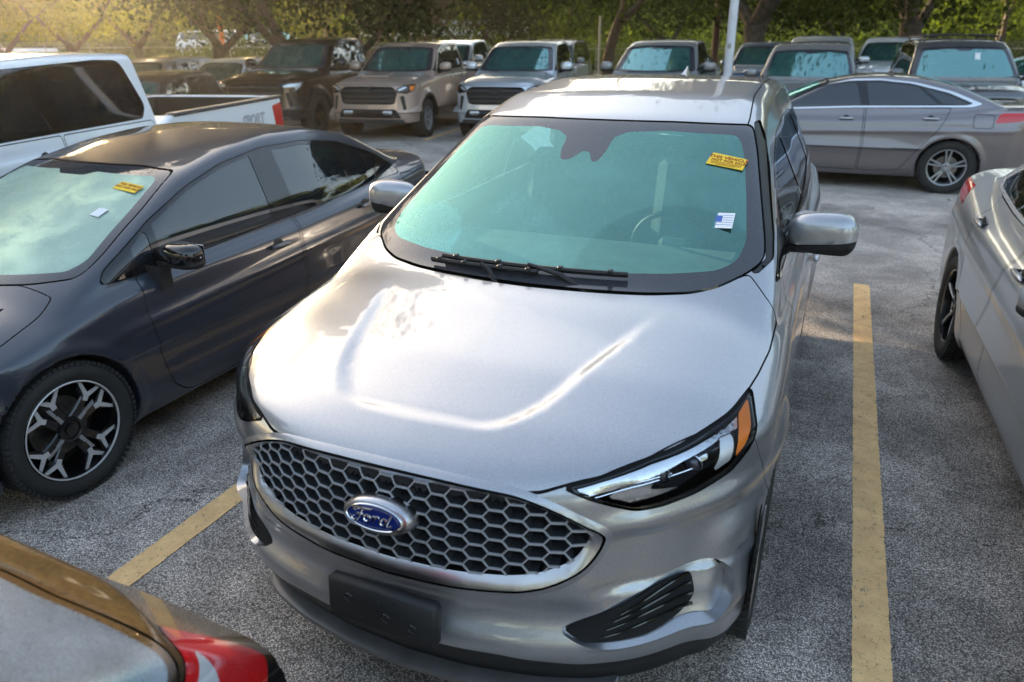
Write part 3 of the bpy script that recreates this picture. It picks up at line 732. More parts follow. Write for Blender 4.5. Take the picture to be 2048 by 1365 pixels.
# ------------------------------------------------------------------ the hero
def build_hero():
    f = make_body(P_EDGE); root = thing('crossover', 'silver crossover at the centre with an oval blue badge in a honeycomb grille', 'car', (0, 0, 0))
    sh = Shell(f, (0, -.1, .1), (1.02, 4.9, 1.85), .0155)
    T = sh.T
    paint = M['silver']; parts = []
    # windscreen -----------------------------------------------------
    wsm = lambda c, n: (c[:, 1] < 2.6) & (c[:, 2] > 1.08) & (n[:, 1] < -.16)
    wso = rnd(mir([(0, 1.605), (.316, 1.605), (.640, 1.597, .03), (.684, 1.512), (.747, 1.363), (.792, 1.256), (.806, 1.207), (.766, 1.180, .05), (.682, 1.147), (.600, 1.132), (.464, 1.127), (0, 1.126)]), .03)
    wsi = None
    # clear area: outline minus the sensor housing notch (drawn as one outline)
    clear = rnd([(-.025, 1.496), (.010, 1.492), (.034, 1.462, .01), (.062, 1.465, .015), (.078, 1.505), (.082, 1.545, .01), (.13, 1.566, .03), (.30, 1.574), (.600, 1.562, .03), (.645, 1.49), (.69, 1.375), (.730, 1.258), (.720, 1.207, .04), (.660, 1.183, .06), (.50, 1.173), (.30, 1.167), (0, 1.165),
        (-.30, 1.167), (-.50, 1.173), (-.660, 1.183, .06), (-.720, 1.207, .04), (-.730, 1.258), (-.69, 1.375), (-.645, 1.49), (-.600, 1.562, .03), (-.30, 1.572), (-.18, 1.562, .03), (-.130, 1.54, .01), (-.128, 1.500), (-.112, 1.468, .012), (-.085, 1.462, .012), (-.060, 1.470)], .006)
    inner, T = sh.cut(T, 'xz', wso, wsm, gap=.006)
    glass, frit = sh.cut(inner, 'xz', clear)
    shell_obj('windscreen', sh, glass, M['screen'], root)
    o = shell_obj('windscreen_border', sh, frit, M['frit'], root)
    # black pillar trim beside the screen
    trim = rnd([(.640, 1.600, .01), (.690, 1.49), (.742, 1.34), (.793, 1.20), (.812, 1.14), (.790, 1.105), (.755, 1.110), (.85, 1.09), (.835, 1.15), (.81, 1.215), (.76, 1.345), (.705, 1.50), (.655, 1.60)], .004)
    g1 = rnd([(.640, 1.604), (.686, 1.516), (.749, 1.367), (.794, 1.260), (.810, 1.208), (.772, 1.180), (.792, 1.175), (.834, 1.205), (.817, 1.263), (.770, 1.375), (.707, 1.525), (.656, 1.606)], .004)
    for s in (1, -1):
        pg = g1.copy(); pg[:, 0] *= s
        a, T = sh.cut(T, 'xz', pg, lambda c, n: (c[:, 1] < np.interp(c[:, 2], [1.18, 1.25, 1.36, 1.51, 1.60], [1.28, 1.46, 1.66, 1.94, 2.12])+.13) & (c[:, 2] > 1.05), gap=.003)
        shell_obj('pillar_trim', sh, a, M['plastic'], root, -.004)
    # grille -----------------------------------------------------------
    fm = lambda c, n: (c[:, 1] < .5) & (n[:, 1] < -.05)
    gro = rnd(mir([(0, .892), (.19, .889), (.384, .878), (.480, .843), (.585, .780, .02), (.567, .715), (.535, .672), (.465, .625), (.38, .600), (.28, .590), (.15, .585), (0, .584)]), .05)
    gri = rnd(mir([(0, .881), (.19, .878), (.378, .867), (.470, .833), (.562, .776, .02), (.538, .720), (.508, .690), (.445, .657), (.36, .637), (.27, .630), (.15, .626), (0, .625)]), .05)
    a, T = sh.cut(T, 'xz', gro, fm, gap=.006)
    hole, ring = sh.cut(a, 'xz', gri)
    V, N, F = sh.data(ring); dg = psdf(gri, V[:, 0], V[:, 2]); do = -psdf(gro, V[:, 0], V[:, 2]); t = np.clip(dg/(dg+do+1e-6), 0, 1)
    mesh_np('grille_surround', V+N*(.005-.020*(1-t)**1.5)[:, None], F, M['satin'], root)
    P2 = []
    for i in range(len(gri)):
        a_, c_ = gri[i], gri[(i+1) % len(gri)]; n_ = max(1, int(np.linalg.norm(c_-a_)/.02)); P2 += [a_+(c_-a_)*j/n_ for j in range(n_)]
    P2 = np.array(P2); S1, N1 = surf(f, np.stack([P2[:, 0], np.full(len(P2), -.3), P2[:, 1]], 1), (0, 1, 0)); k_ = len(P2)
    mesh_np('grille_throat', np.concatenate([S1-N1*.020, S1-N1*.058]), [(i, (i+1) % k_, k_+(i+1) % k_, k_+i) for i in range(k_)], M['plastic'], root)
    lip, T = sh.cut(T, 'xz', gro, fm, 0, .020)
    V, N, F = sh.data(lip); dg = psdf(gro, V[:, 0], V[:, 2]); mesh_np('grille_lip', V+N*(.006*np.cos(np.clip(dg/.020, 0, 1)*math.pi/2)**1.0)[:, None], F, M['silver'], root)
    shell_obj('grille_backing', sh, hole, M['liner'], root, -.055)
    # inner wall of the surround
    # honeycomb: flat-topped cells on the front surface
    W_ = .0700; H_ = .0440; cx = .75*W_
    segs = set()
    def key(p): return (round(p[0], 4), round(p[1], 4))
    for i in range(-14, 15):
        for j in range(-2, 20):
            px, pz = i*cx, .600+(j+(.5 if i % 2 else 0))*H_-.10
            c = [(px+W_/2*math.cos(math.pi/3*k), pz+H_/math.sqrt(3)*math.sin(math.pi/3*k)) for k in range(6)]
            for k in range(6):
                p, q = key(c[k]), key(c[(k+1) % 6]); segs.add((min(p, q), max(p, q)))
    segs = np.array(sorted(segs)); mid = segs.mean(1)
    inn = gri
    d0 = psdf(inn, segs[:, 0, 0], segs[:, 0, 1]); d1 = psdf(inn, segs[:, 1, 0], segs[:, 1, 1])
    keep = (d0 < -.001) | (d1 < -.001); segs, d0, d1 = segs[keep], d0[keep], d1[keep]
    for i in range(len(segs)):
        for e, o in ((0, 1), (1, 0)):
            if (d0, d1)[e][i] > -.001:
                a0, a1 = 0.0, 1.0
                for _k in range(10):
                    am = (a0+a1)/2; q = segs[i, o]*(1-am)+segs[i, e]*am
                    if psdf(inn, q[:1], q[1:])[0] < -.0008: a0 = am
                    else: a1 = am
                segs[i, e] = segs[i, o]*(1-a0)+segs[i, e]*a0
    pts, inv = np.unique(np.round(segs.reshape(-1, 2), 5), axis=0, return_inverse=True)
    S0, N0 = surf(f, np.stack([pts[:, 0], np.full(len(pts), -.3), pts[:, 1]], 1), (0, 1, 0))
    inv = inv.reshape(-1, 2); b = MB(); b2 = MB()
    for a_, c_ in inv:
        A, B = Vector(S0[a_]), Vector(S0[c_]); nA, nB = Vector(N0[a_]), Vector(N0[c_])
        dz = psdf(inn, np.array([A.x, B.x]), np.array([A.z, B.z])).max()
        nrm = Vector((nA.x*.5, -1, nA.z*.3)).normalized(); t = (B-A).normalized(); w = nrm.cross(t).normalized()
        q = []
        for P in (A, B):
            e = P-nrm*.009; hk = .0021 if abs(t.z) < .3 else .0013; q += [e-w*hk, e+w*hk, e+w*(hk+.0010)-nrm*.005, e+w*(hk+.0022)-nrm*.040, e-w*(hk+.0022)-nrm*.040, e-w*(hk+.0010)-nrm*.005]
        b.add([q[5], q[0], q[1], q[2], q[11], q[6], q[7], q[8]], [(0, 1, 5, 4), (1, 2, 6, 5), (2, 3, 7, 6)]); b2.add([q[2], q[3], q[8], q[9], q[4], q[5], q[10], q[11]], [(0, 1, 3, 2), (4, 5, 7, 6)])
    b.obj('grille_mesh', M['grillemesh'], root, smooth=True, angle=40); b2.obj('grille_cell_walls', M['gloss2'], root, smooth=True, angle=40)
    # badge ------------------------------------------------------------
    bd = bpy.data.objects.new('badge', None); COL.objects.link(bd); bd.parent = root
    def oval(a, c, n=56): return [(a*math.cos(2*math.pi*k/n), c*math.sin(2*math.pi*k/n)) for k in range(n)]
    Bm = basis((-.003, .008, .775), (1, 0, 0), (0, -1, .26))
    def ovalstack(name, st, mat):
        v = []; n = 56
        for (a, c, h) in st:
            for p in oval(a, c, n): v.append(Bm @ Vector((p[0], p[1], h)))
        fs = []
        for i in range(len(st)-1):
            for k in range(n): fs.append((i*n+k, i*n+(k+1) % n, (i+1)*n+(k+1) % n, (i+1)*n+k))
        fs.append(tuple((len(st)-1)*n+k for k in range(n)))
        MB().add(v, fs).obj(name, mat, bd)
    ovalstack('badge_housing', [(.110, .054, -.035), (.106, .050, .0), (.099, .043, .010), (.092, .038, .012)], M['satin'])
    ovalstack('badge_rim', [(.090, .037, .010), (.0885, .0360, .017), (.086, .0340, .019), (.083, .0318, .017), (.082, .031, .013)], M['chrome'])
    ovalstack('badge_face', [(.0822, .0312, .0165), (.081, .030, .0175)], M['oval'])
    # thin inner line of the oval
    MB().tube([Bm @ Vector((p[0], p[1], .0178)) for p in oval(.0755, .0262)]+[Bm @ Vector((.0755, 0, .0178))], .0007, 5).obj('oval_line', M['chrome'], bd)
    def strokes(paths, r):
        b = MB()
        for path in paths:
            P = []
            m = len(path)
            for i in range(m-1):
                p0, p1, p2, p3 = path[max(i-1, 0)], path[i], path[i+1], path[min(i+2, m-1)]
                for s_ in range(6):
                    t = s_/6; P.append(tuple(.5*((2*p1[k])+(-p0[k]+p2[k])*t+(2*p0[k]-5*p1[k]+4*p2[k]-p3[k])*t*t+(-p0[k]+3*p1[k]-3*p2[k]+p3[k])*t**3) for k in (0, 1)))
            P.append(path[-1]); nP = len(P)
            b.tube([Bm @ Vector((p[0], p[1], .0185)) for p in P], [r*(.55+.75*math.sin(math.pi*min(1, .15+.85*i/nP))) for i in range(nP)], 6)
        return b
    mm = .001
    FORD = [  # cursive F, o, r, d in millimetres
        [(-58, 12), (-52, 17), (-40, 18), (-26, 17), (-10, 19), (-4, 21)],
        [(-52, 8), (-54, 13), (-46, 14), (-38, 17)],
        [(-30, 17), (-35, 6), (-40, -6), (-48, -15), (-58, -15), (-60, -8), (-53, -5)],
        [(-48, 2), (-38, 2), (-28, 4)],
        [(-14, 4), (-22, 3), (-26, -5), (-22, -12), (-14, -11), (-9, -4), (-12, 3), (-16, 2), (-8, -1), (-2, 2)],
        [(-2, 3), (2, 4), (4, 0), (2, -7), (-1, -13)],
        [(3, -3), (8, 3), (13, 4), (16, 1)],
        [(38, 0), (30, 4), (23, 0), (20, -7), (23, -13), (30, -11), (38, 0)],
        [(50, 18), (45, 8), (40, -3), (37, -10), (42, -13), (50, -8)],
    ]
    strokes([[(x*mm*1.12, y*mm*1.12) for x, y in s_] for s_ in FORD], .0026).obj('badge_lettering', M['chrome'], bd)
    # plate bracket ------------------------------------------------------
    pb = bpy.data.objects.new('plate_bracket', None); COL.objects.link(pb); pb.parent = root
    Pm = Matrix.Rotation(math.radians(-6), 3, 'X')
    MB().box((0.012, -.022, .492), (.350, .045, .135), Pm, .012).obj('bracket_plate', M['plastic'], pb, angle=50)
    for (sx, sz) in ((-.10, .018), (.02, -.012), (.105, -.020)):
        c = Vector((.012, -.022, .492))+Pm @ Vector((sx, -.0225, sz))
        MB().lathe([(0, .014), (-.002, .013), (.006, .009), (.007, 0)], 'y', c, n=18).obj('screw_hole', M['gloss'], pb)
    for (sx, sz) in ((-.085, .040), (.045, .045), (-.06, -.035), (.09, -.045), (.0, .03)):
        c = Vector((.012, -.022, .492))+Pm @ Vector((sx, -.0225, sz))
        MB().lathe([(0, .0045), (-.003, .004), (-.003, 0)], 'y', c, n=8).obj('clip', M['seal'], pb)
    # headlamps ----------------------------------------------------------
    um = lambda c, n: (c[:, 1] < 1.1) & (c[:, 2] > .62) & (np.abs(c[:, 0]) > .4)
    hl = rnd([(.612, .904, .01), (.747, .924), (.950, .951), (1.198, .967), (1.372, .976), (1.479, .984), (1.590, .990, .01), (1.504, .958), (1.439, .915, .02), (1.311, .865), (1.129, .840), (.973, .831), (.855, .832, .03), (.780, .852), (.664, .888)], .02)
    a, T = region_u(sh, T, hl, um, gap=.006)
    for h, s in zip(lr(sh, a), (1, -1)):
        lamp = shell_obj('headlight', sh, h, M['lens'], root, -.001)
        um2 = lambda c, n: c[:, 2] > 0
        shell_obj('lamp_bowl', sh, h, M['lampdark'], lamp, -.060)
        e, rest = region_u(sh, h, hl, um2, 0, -.005)
        shell_obj('lamp_edge', sh, rest, M['gloss'], lamp, -.004)
        am = rnd([(1.440, .974), (1.552, .985, .005), (1.468, .950), (1.402, .915, .01), (1.330, .888), (1.340, .912), (1.372, .946)], .01)
        x_, rest2 = region_u(sh, e, am, um2, .002); shell_obj('amber_reflector', sh, x_, M['amber'], lamp, -.010)
        wb = rnd([(1.275, .956), (1.350, .955), (1.322, .905), (1.312, .886), (1.215, .872), (1.240, .905)], .006)
        x_, rest2 = region_u(sh, rest2, wb, um2, .002); shell_obj('clear_block', sh, x_, M['lampwhite'], lamp, -.012)
        drl = rnd([(.645, .900), (.75, .917), (.95, .943), (1.2, .959), (1.36, .966), (1.44, .972), (1.42, .957), (1.27, .953), (1.08, .934), (.93, .910), (.79, .887), (.70, .885)], .004)
        x_, rest2 = region_u(sh, rest2, drl, um2, .001); shell_obj('light_bar', sh, x_, M['lampchrome'], lamp, -.014)
        lo_ = rnd([(.77, .862), (.88, .893), (.98, .893), (.945, .868), (1.04, .860), (1.08, .850), (.86, .842)], .006)
        x_, rest2 = region_u(sh, rest2, lo_, um2, .001); shell_obj('reflector_wing', sh, x_, M['lampchrome'], lamp, -.030)
        up_ = rnd([(1.14, .925), (1.22, .940), (1.22, .915), (1.16, .905)], .008)
        x_, rest2 = region_u(sh, rest2, up_, um2, .001); shell_obj('reflector_bowl', sh, x_, M['lampchrome'], lamp, -.034)
        for k_ in range(3):
            uu = np.linspace(.72, 1.25-.12*k_, 12); zz = .868+.010*k_+(uu-.72)*.045; xx = uu-np.interp(uu, [.6, .75, .95, 1.2, 1.37], [.14, .19, .29, .44, .55]); Q, Nn = surf(f, np.stack([xx, np.full(12, -.3), zz], 1), (0, 1, 0)); MB().tube((Q-Nn*.028)*np.array([s, 1, 1]), .0018, 5).obj('lamp_trim', M['chrome'], lamp)
        for cx_, cz_ in ((1.00, .890), (1.15, .905)):
            # projector lenses on the bowl
            xx = np.linspace(.4, .9, 400); yy = None
            Q, Nn = surf(f, np.stack([xx, np.full(400, -.3), np.full(400, cz_)], 1), (0, 1, 0)); i = np.argmin(abs(Q[:, 0]+Q[:, 1]-cx_))
            q = Q[i]-Nn[i]*.045; ellipsoid_mesh('projector', (q[0]*s, q[1], q[2]), (.022, .022, .022), M['lampglass'], lamp, n=10)
            MB().lathe([(0, .030), (-.004, .028), (.004, .026)], 'y', (q[0]*s, q[1]-.006, q[2]), 20).obj('projector_ring', M['lampchrome'], lamp)
    # fog pockets ------------------------------------------------------------
    fo = rnd([(.585, .470, .03), (.70, .510), (.84, .555), (1.08, .598), (1.235, .605, .04), (1.330, .560, .05), (1.345, .470, .05), (1.22, .425), (.95, .415), (.78, .418), (.65, .435)], .04)
    fi = rnd([(.600, .468, .03), (.72, .503), (.86, .535), (1.06, .575), (1.150, .578, .02), (1.160, .500, .03), (1.09, .462, .04), (.92, .432), (.78, .425), (.66, .440)], .02)
    um = lambda c, n: (c[:, 1] < 1.1) & (c[:, 2] < .7) & (np.abs(c[:, 0]) > .35)
    a, T = region_u(sh, T, fo, um, gap=0)
    for h, s in zip(lr(sh, a), (1, -1)):
        pocket = shell_obj('intake_recess', sh, h, paint, root, -.035)
        # side wall of the recess
        P2 = []
        for i in range(len(fo)):
            a_, c_ = fo[i], fo[(i+1) % len(fo)]; n_ = max(1, int(np.linalg.norm(c_-a_)/.012)); P2 += [a_+(c_-a_)*j/n_ for j in range(n_)]
        P2 = np.array(P2); lo_ = np.full(len(P2), .40); hi_ = np.full(len(P2), .97)
        for _i in range(15):
            m_ = (lo_+hi_)/2; q, n1 = surf(f, np.stack([m_, np.full(len(P2), -.10), P2[:, 1]], 1), (0, 1, 0)); k_ = q[:, 0]+q[:, 1] < P2[:, 0]; lo_ = np.where(k_, m_, lo_); hi_ = np.where(k_, hi_, m_)
        for _i in range(3): n1 = (np.roll(n1, 1, 0)+n1+np.roll(n1, -1, 0)); n1 /= np.linalg.norm(n1, axis=1)[:, None]
        S_ = np.array([s, 1, 1]); k_ = len(P2); mesh_np('recess_wall', np.concatenate([(q+n1*.001)*S_, (q-n1*.037)*S_]), [(i, (i+1) % k_, k_+(i+1) % k_, k_+i) for i in range(k_)], paint, pocket)
        x_, _r = region_u(sh, h, fi, um); shell_obj('intake_insert', sh, x_, M['liner'], pocket, -.020)
        for k in range(4):
            p0 = np.array([.82-.03*k, .505-.018*k]); p1 = np.array([1.14, .572-.030*k]); pts = []
            tt = np.linspace(0, 1, 12); uu = p0[0]+(p1[0]-p0[0])*tt; zz = p0[1]+(p1[1]-p0[1])*tt+.006*np.sin(math.pi*tt); lo_ = np.full(12, .45); hi_ = np.full(12, .95)
            for _i in range(14):
                m_ = (lo_+hi_)/2; q, _n = surf(f, np.stack([m_, np.full(12, -.05), zz], 1), (0, 1, 0)); k_ = q[:, 0]+q[:, 1] < uu; lo_ = np.where(k_, m_, lo_); hi_ = np.where(k_, hi_, m_)
            pts = [(q[i]-_n[i]*.014)*[s, 1, 1] for i in range(12)]
            MB().tube(pts, [.0015+.0035*t for t in np.linspace(0, 1, 12)], 6).obj('intake_louvre', M['gloss'], pocket)
    # black lower valance ----------------------------------------------------
    lowc = curve([(0, .388), (.33, .384), (.55, .364), (.71, .352), (.84, .344), (1.0, .33), (1.3, .36), (1.9, .40)], .03)
    fnl = lambda V: V[:, 2]-lowc(np.maximum(np.abs(V[:, 0])+V[:, 1]*.0, 0)+np.maximum(V[:, 1]-.35, 0)*.6)
    a, T = sh.band(T, fnl, lambda c, n: (c[:, 1] < 1.3), gap=.004)
    shell_obj('lower_valance', sh, a, M['plastic'], root, -.006)
    # silver lip under the valance
    xs = np.linspace(-.62, .62, 41); Q, _n = surf(f, np.stack([xs, np.full(41, -.4), np.full(41, .235)], 1), (0, 1, 0))
    v = []; fs = []
    for q in Q:
        for dy, dz in ((-.030, .006), (-.052, -.004), (-.050, -.024), (-.01, -.030), (.03, .0)): v.append((q[0], q[1]+dy+.012, q[2]+dz-.012))
    for i in range(40):
        for k in range(5): fs.append((i*5+k, i*5+(k+1) % 5, (i+1)*5+(k+1) % 5, (i+1)*5+k))
    MB().add(v, fs).obj('bumper_lip', M['plasticlip'], root)
    # bonnet -----------------------------------------------------------------
    hood = rnd(mir([(0, .076), (.19, .078), (.381, .101, .04), (.428, .117), (.473, .142), (.556, .191), (.659, .291), (.759, .439), (.813, .559), (.842, .66), (.866, .82), (.882, .98), (.884, 1.17, .02), (.832, 1.205), (.765, 1.270, .02), (.682, 1.18), (.60, 1.115), (.464, 1.059), (.293, 1.031), (.11, 1.018), (0, 1.016)]), .015)
    hm = lambda c, n: (c[:, 1] < 1.6) & (n[:, 2] > .10) & (c[:, 2] > .84)
    a, T = sh.cut(T, 'xy', hood, hm, gap=.005); shell_obj('bonnet', sh, a, paint, root)
    # roof panel between the ditch seams
    roofp = rnd(mir([(0, 1.9), (.622, 1.9), (.618, 2.15), (.590, 2.5), (.575, 3.4), (.56, 4.35), (0, 4.35)]), .01)
    a, T = sh.cut(T, 'xy', roofp, lambda c, n: (c[:, 2] > 1.5) & (n[:, 2] > .5), gap=.006); shell_obj('roof', sh, a, paint, root)
    # side glass ----------------------------------------------------------------
    sm = lambda c, n: (c[:, 2] > 1.05) & (np.abs(n[:, 0]) > .30)
    dlo = rnd([(1.30, 1.145, .01), (1.70, 1.315), (2.10, 1.445), (2.50, 1.520), (3.0, 1.552), (3.5, 1.545), (3.95, 1.500), (4.30, 1.41, .03), (4.24, 1.30, .04), (3.95, 1.235), (3.0, 1.180), (2.2, 1.160)], .06)
    dl, T = sh.cut(T, 'yz', dlo, sm, gap=.004)
    strip, dl2 = sh.band(dl, lambda V: V[:, 2]-np.interp(V[:, 1], [1.3, 2.2, 3.0, 3.95, 4.3], [1.160, 1.176, 1.197, 1.253, 1.32]))
    panes = [rnd([(1.66, 1.185), (1.90, 1.350), (2.20, 1.447), (2.55, 1.495), (2.62, 1.50, .01), (2.70, 1.185, .01)], .02),
             rnd([(2.80, 1.190, .01), (2.73, 1.508, .01), (3.1, 1.523), (3.50, 1.515), (3.60, 1.508, .02), (3.70, 1.225, .02)], .03),
             rnd([(3.80, 1.235), (3.72, 1.498), (3.95, 1.468), (4.22, 1.39, .03), (4.18, 1.31, .03)], .02)]
    for s, k in ((1, 0), (-1, 1)):
        shell_obj('belt_moulding', sh, lr(sh, strip)[k], M['chrome'], root, .003)
        cur = lr(sh, dl2)[k]
        for pz in panes:
            g_, cur = sh.cut(cur, 'yz', pz); shell_obj('side_window', sh, g_, M['sidetint'], root, -.002)
        shell_obj('window_frame', sh, cur, M['gloss'], root, .001)
    rwm = lambda c, n: (c[:, 1] > 4.2) & (c[:, 2] > 1.1) & (n[:, 1] > .2)
    rwp = rnd(mir([(0, 1.60), (.45, 1.59), (.60, 1.55, .05), (.68, 1.25, .06), (0, 1.22)]), .03)
    a, T = sh.cut(T, 'xz', rwp, rwm, gap=.005); shell_obj('rear_window', sh, a, M['sidetint'], root)
    # doors -------------------------------------------------------------------------
    dm = lambda c, n: (np.abs(n[:, 0]) > .3) & (c[:, 2] < 1.3)
    fd = rnd([(1.40, 1.16, .02), (1.46, .95), (1.52, .70), (1.58, .38, .06), (2.72, .36, .04), (2.74, .8), (2.77, 1.24, .01)], .03)
    rd = rnd([(2.775, 1.24, .01), (2.745, .8), (2.725, .36, .04), (3.30, .37, .1), (3.42, .60), (3.62, .85), (3.78, 1.26, .02)], .03)
    for nm_, pz in (('front_door', fd), ('rear_door', rd)):
        a, T = sh.cut(T, 'yz', pz, dm, gap=.006)
        for h, s in zip(lr(sh, a), (1, -1)):
            d_ = shell_obj(nm_, sh, h, paint, root)
            yc = 2.52 if nm_[0] == 'f' else 3.50
            q, n_ = surf(f, [[1.5, yc, .93]], (-1, 0, 0)); q = q[0]
            ellipsoid_mesh('handle', ((q[0]+.030)*s, yc, .935), (.016, .095, .017), M['satin'], d_, n=8)
            MB().box(((q[0]+.01)*s, yc-.06, .935), (.05, .02, .02)).obj('handle_stem', M['satin'], d_)
    # bumper / wing seam
    bs = lambda V: (np.abs(V[:, 0])+V[:, 1])-(1.45+.75*(.915-V[:, 2]))
    bump, T = sh.band(T, bs, lambda c, n: (c[:, 1] < .95) & (c[:, 2] < .918), gap=.004)
    shell_obj('front_bumper', sh, bump, paint, root)
    # dark liner behind every gap, open where there is glass
    shell_obj('body_shell', sh, T, paint, root)
    L2 = sh.T
    _, L2 = sh.cut(L2, 'xz', wso, wsm, 0, .0)
    dl_, L2 = sh.cut(L2, 'yz', dlo, sm, 0, -.01); _, L2 = sh.cut(L2, 'xz', rwp, rwm, 0, .0)
    _, L2 = sh.band(L2, lambda V: .55-V[:, 2]*1.0, lambda c, n: c[:, 1] < -9)
    ex = lambda c: ((c[:, 1] < .6) & (c[:, 2] > .55) & (c[:, 2] < .86) & (np.abs(c[:, 0]) < .66))
    m_ = ex(sh.V[L2].mean(1)); L2 = L2[~m_]
    um_ = lambda c, n: (c[:, 1] < 1.1) & (np.abs(c[:, 0]) > .35)
    _, L2 = region_u(sh, L2, hl, um_, 0, -.006); _, L2 = region_u(sh, L2, fo, um_, 0, .004)
    shell_obj('inner_shell', sh, L2, M['liner'], root, -.012)
    # cowl, wipers --------------------------------------------------------------------
    b = MB()
    xs = np.linspace(-.70, .70, 29); v = []
    for x in xs:
        y0 = np.interp(abs(x), [0, .293, .464, .60, .682, .765], [1.017, 1.031, 1.060, 1.116, 1.182, 1.27]); v += [(x, y0-.03, 1.095), (x, y0+.09, 1.105)]
    b.add(v, [(2*i, 2*i+1, 2*i+3, 2*i+2) for i in range(28)]); b.obj('cowl', M['liner'], root)
    def wiper(x0, x1, lift, arm0, arm1):
        w = bpy.data.objects.new('wiper', None); COL.objects.link(w); w.parent = root
        xs = np.linspace(x0, x1, 13); zz = 1.139+lift+np.linspace(.0, .004, 13)
        Q, n_ = surf(f, np.stack([xs, np.full(13, .80), zz], 1), (0, 1, 0)); Q = Q+n_*.016
        MB().tube(Q, .0065, 6).obj('wiper_rubber', M['seal'], w)
        Q2 = Q+n_*.008; MB().tube(Q2[:], .0085, 6).obj('wiper_spine', M['plastic'], w)
        for i in (1, 4, 8, 11): MB().box(Q2[i]+[0, 0, .004], (.018, .024, .018), None, .004).obj('wiper_clip', M['plastic'], w)
        A = np.array(arm0); B = Q2[6]+n_[6]*.010; C_ = np.array(arm1)
        MB().tube([A, (A+B)/2+[0, 0, .02], B], [.012, .010, .007], 8).obj('wiper_arm', M['plastic'], w)
    wiper(-.36, .37, .012, (.26, 1.045, 1.10), (0, 0, 0))
    wiper(-.40, .05, .000, (-.10, 1.02, 1.10), (0, 0, 0))
    # mirrors --------------------------------------------------------------------------
    for s in (1, -1):
        mr = bpy.data.objects.new('door_mirror', None); COL.objects.link(mr); mr.parent = root
        cx_, cy_, cz_ = .985*s, 1.765, 1.225
        def shp(p):
            # tapers towards the door, flattened glass side (+y)
            t = (p.x*s+.13)/.26; k = .70+.38*min(max(t, 0), 1)
            q = Vector((p.x, p.y*(k if p.y < 0 else .45), p.z*(.86+.18*min(max(t, 0), 1))+.010*s*p.x/.13*0)); return q
        def hi(p):
            p = shp(p); p.z = max(p.z, -.028+.02*(p.x*s)/.13); return p
        def lo2(p):
            p = shp(p); p.z = min(p.z, -.030+.02*(p.x*s)/.13); p.z = max(p.z, -.072); return p
        ellipsoid_mesh('mirror_cap', (cx_, cy_, cz_), (.130, .085, .092), M['silver'], mr, hi, 2.9, 24)
        ellipsoid_mesh('mirror_base', (cx_, cy_, cz_), (.128, .083, .090), M['plastic'], mr, lo2, 2.9, 24)
        MB().tube([((cx_-.135*s), cy_+.02, cz_-.055), (cx_-.06*s, cy_, cz_-.055), (cx_, cy_, cz_-.052)], [.036, .030, .024], 10).obj('mirror_arm', M['plastic'], mr)
        MB().prism(rnd([(-.115, -.065), (.115, -.050), (.118, .06), (.08, .078), (-.10, .070)], .02), .002, basis((cx_, cy_+.041, cz_+.002), (-s*1.0, 0, 0), (0, 1, 0))).obj('mirror_glass', M['chrome'], mr)
    # sail panels at the foot of the side windows
    # wheels ---------------------------------------------------------------------------
    for yw in (.925, 3.775):
        for s in (1, -1): make_wheel(root, .828, yw, .362, .362, .245, .240, 'ten', s, 'alloyg')
    # cabin ----------------------------------------------------------------------------
    MB().box((0, 1.52, 1.035), (1.42, .66, .14), None, .05).obj('dashboard', M['cabin'], root)
    MB().box((0, 3.0, .62), (1.5, 3.0, .10)).obj('cabin_floor', M['liner'], root)
    for s in (1, -1):
        st = bpy.data.objects.new('front_seat', None); COL.objects.link(st); st.parent = root
        Rb = Matrix.Rotation(math.radians(-16), 3, 'X')
        MB().box((.37*s, 2.25, .80), (.50, .52, .16), None, .06).obj('cushion', M['seat'], st)
        MB().box((.37*s, 2.56, 1.10), (.48, .15, .58), Rb, .06).obj('backrest', M['seat'], st)
        MB().box((.37*s, 2.66, 1.45), (.27, .10, .17), Rb, .045).obj('headrest', M['seat'], st)
    MB().box((0, 3.45, 1.02), (1.3, .18, .62), Matrix.Rotation(math.radians(-16), 3, 'X'), .06).obj('rear_bench', M['seat'], root)
    sw = [(.37+.185*math.cos(t), 1.93-.06*math.sin(t), 1.06+.175*math.sin(t)) for t in np.linspace(0, 2*math.pi, 33)]
    wv = bpy.data.objects.new('steering_wheel', None); COL.objects.link(wv); wv.parent = root
    MB().tube(sw, .014, 8, False).obj('wheel_ring', M['seal'], wv); MB().box((.37, 1.93, 1.05), (.14, .05, .12), None, .02).obj('wheel_hub', M['cabin'], wv)
    MB().box((-.02, 1.93, 1.462), (.14, .05, .06), None, .02).obj('inner_mirror', M['cabin'], root)
    MB().box((0, 3.4, 1.585), (1.1, 2.4, .02)).obj('headliner', M['cabin'], root)
    # aerial fin
    b = MB(); b.add([(-.022, 3.74, 1.700), (.022, 3.74, 1.700), (.026, 3.92, 1.690), (-.026, 3.92, 1.690), (-.003, 3.90, 1.765), (.003, 3.90, 1.765), (-.003, 3.86, 1.752), (.003, 3.86, 1.752)],
            [(0, 1, 7, 6), (6, 7, 5, 4), (1, 2, 5, 7), (3, 0, 6, 4), (2, 3, 4, 5)]); b.obj('aerial_fin', M['silver'], root, angle=60)
    # papers on the windscreen -----------------------------------------------------------
    def on_glass(px, pz, off=.004):
        q, n_ = surf(f, [[px, .95, pz]], (0, 1, 0)); return q[0]+n_[0]*off, n_[0]
    q, n_ = on_glass(.582, 1.477); Bs = basis(q, (math.cos(.13), 0, -math.sin(.13)), n_)
    st = bpy.data.objects.new('windscreen_notice', None); COL.objects.link(st); st.parent = root
    MB().prism(rnd([(-.078, -.042), (.072, -.044), (.078, .030), (.060, .034), (-.066, .040), (-.070, .02)], .003), .001, Bs).obj('notice_sheet', M['yellow'], st, smooth=False)
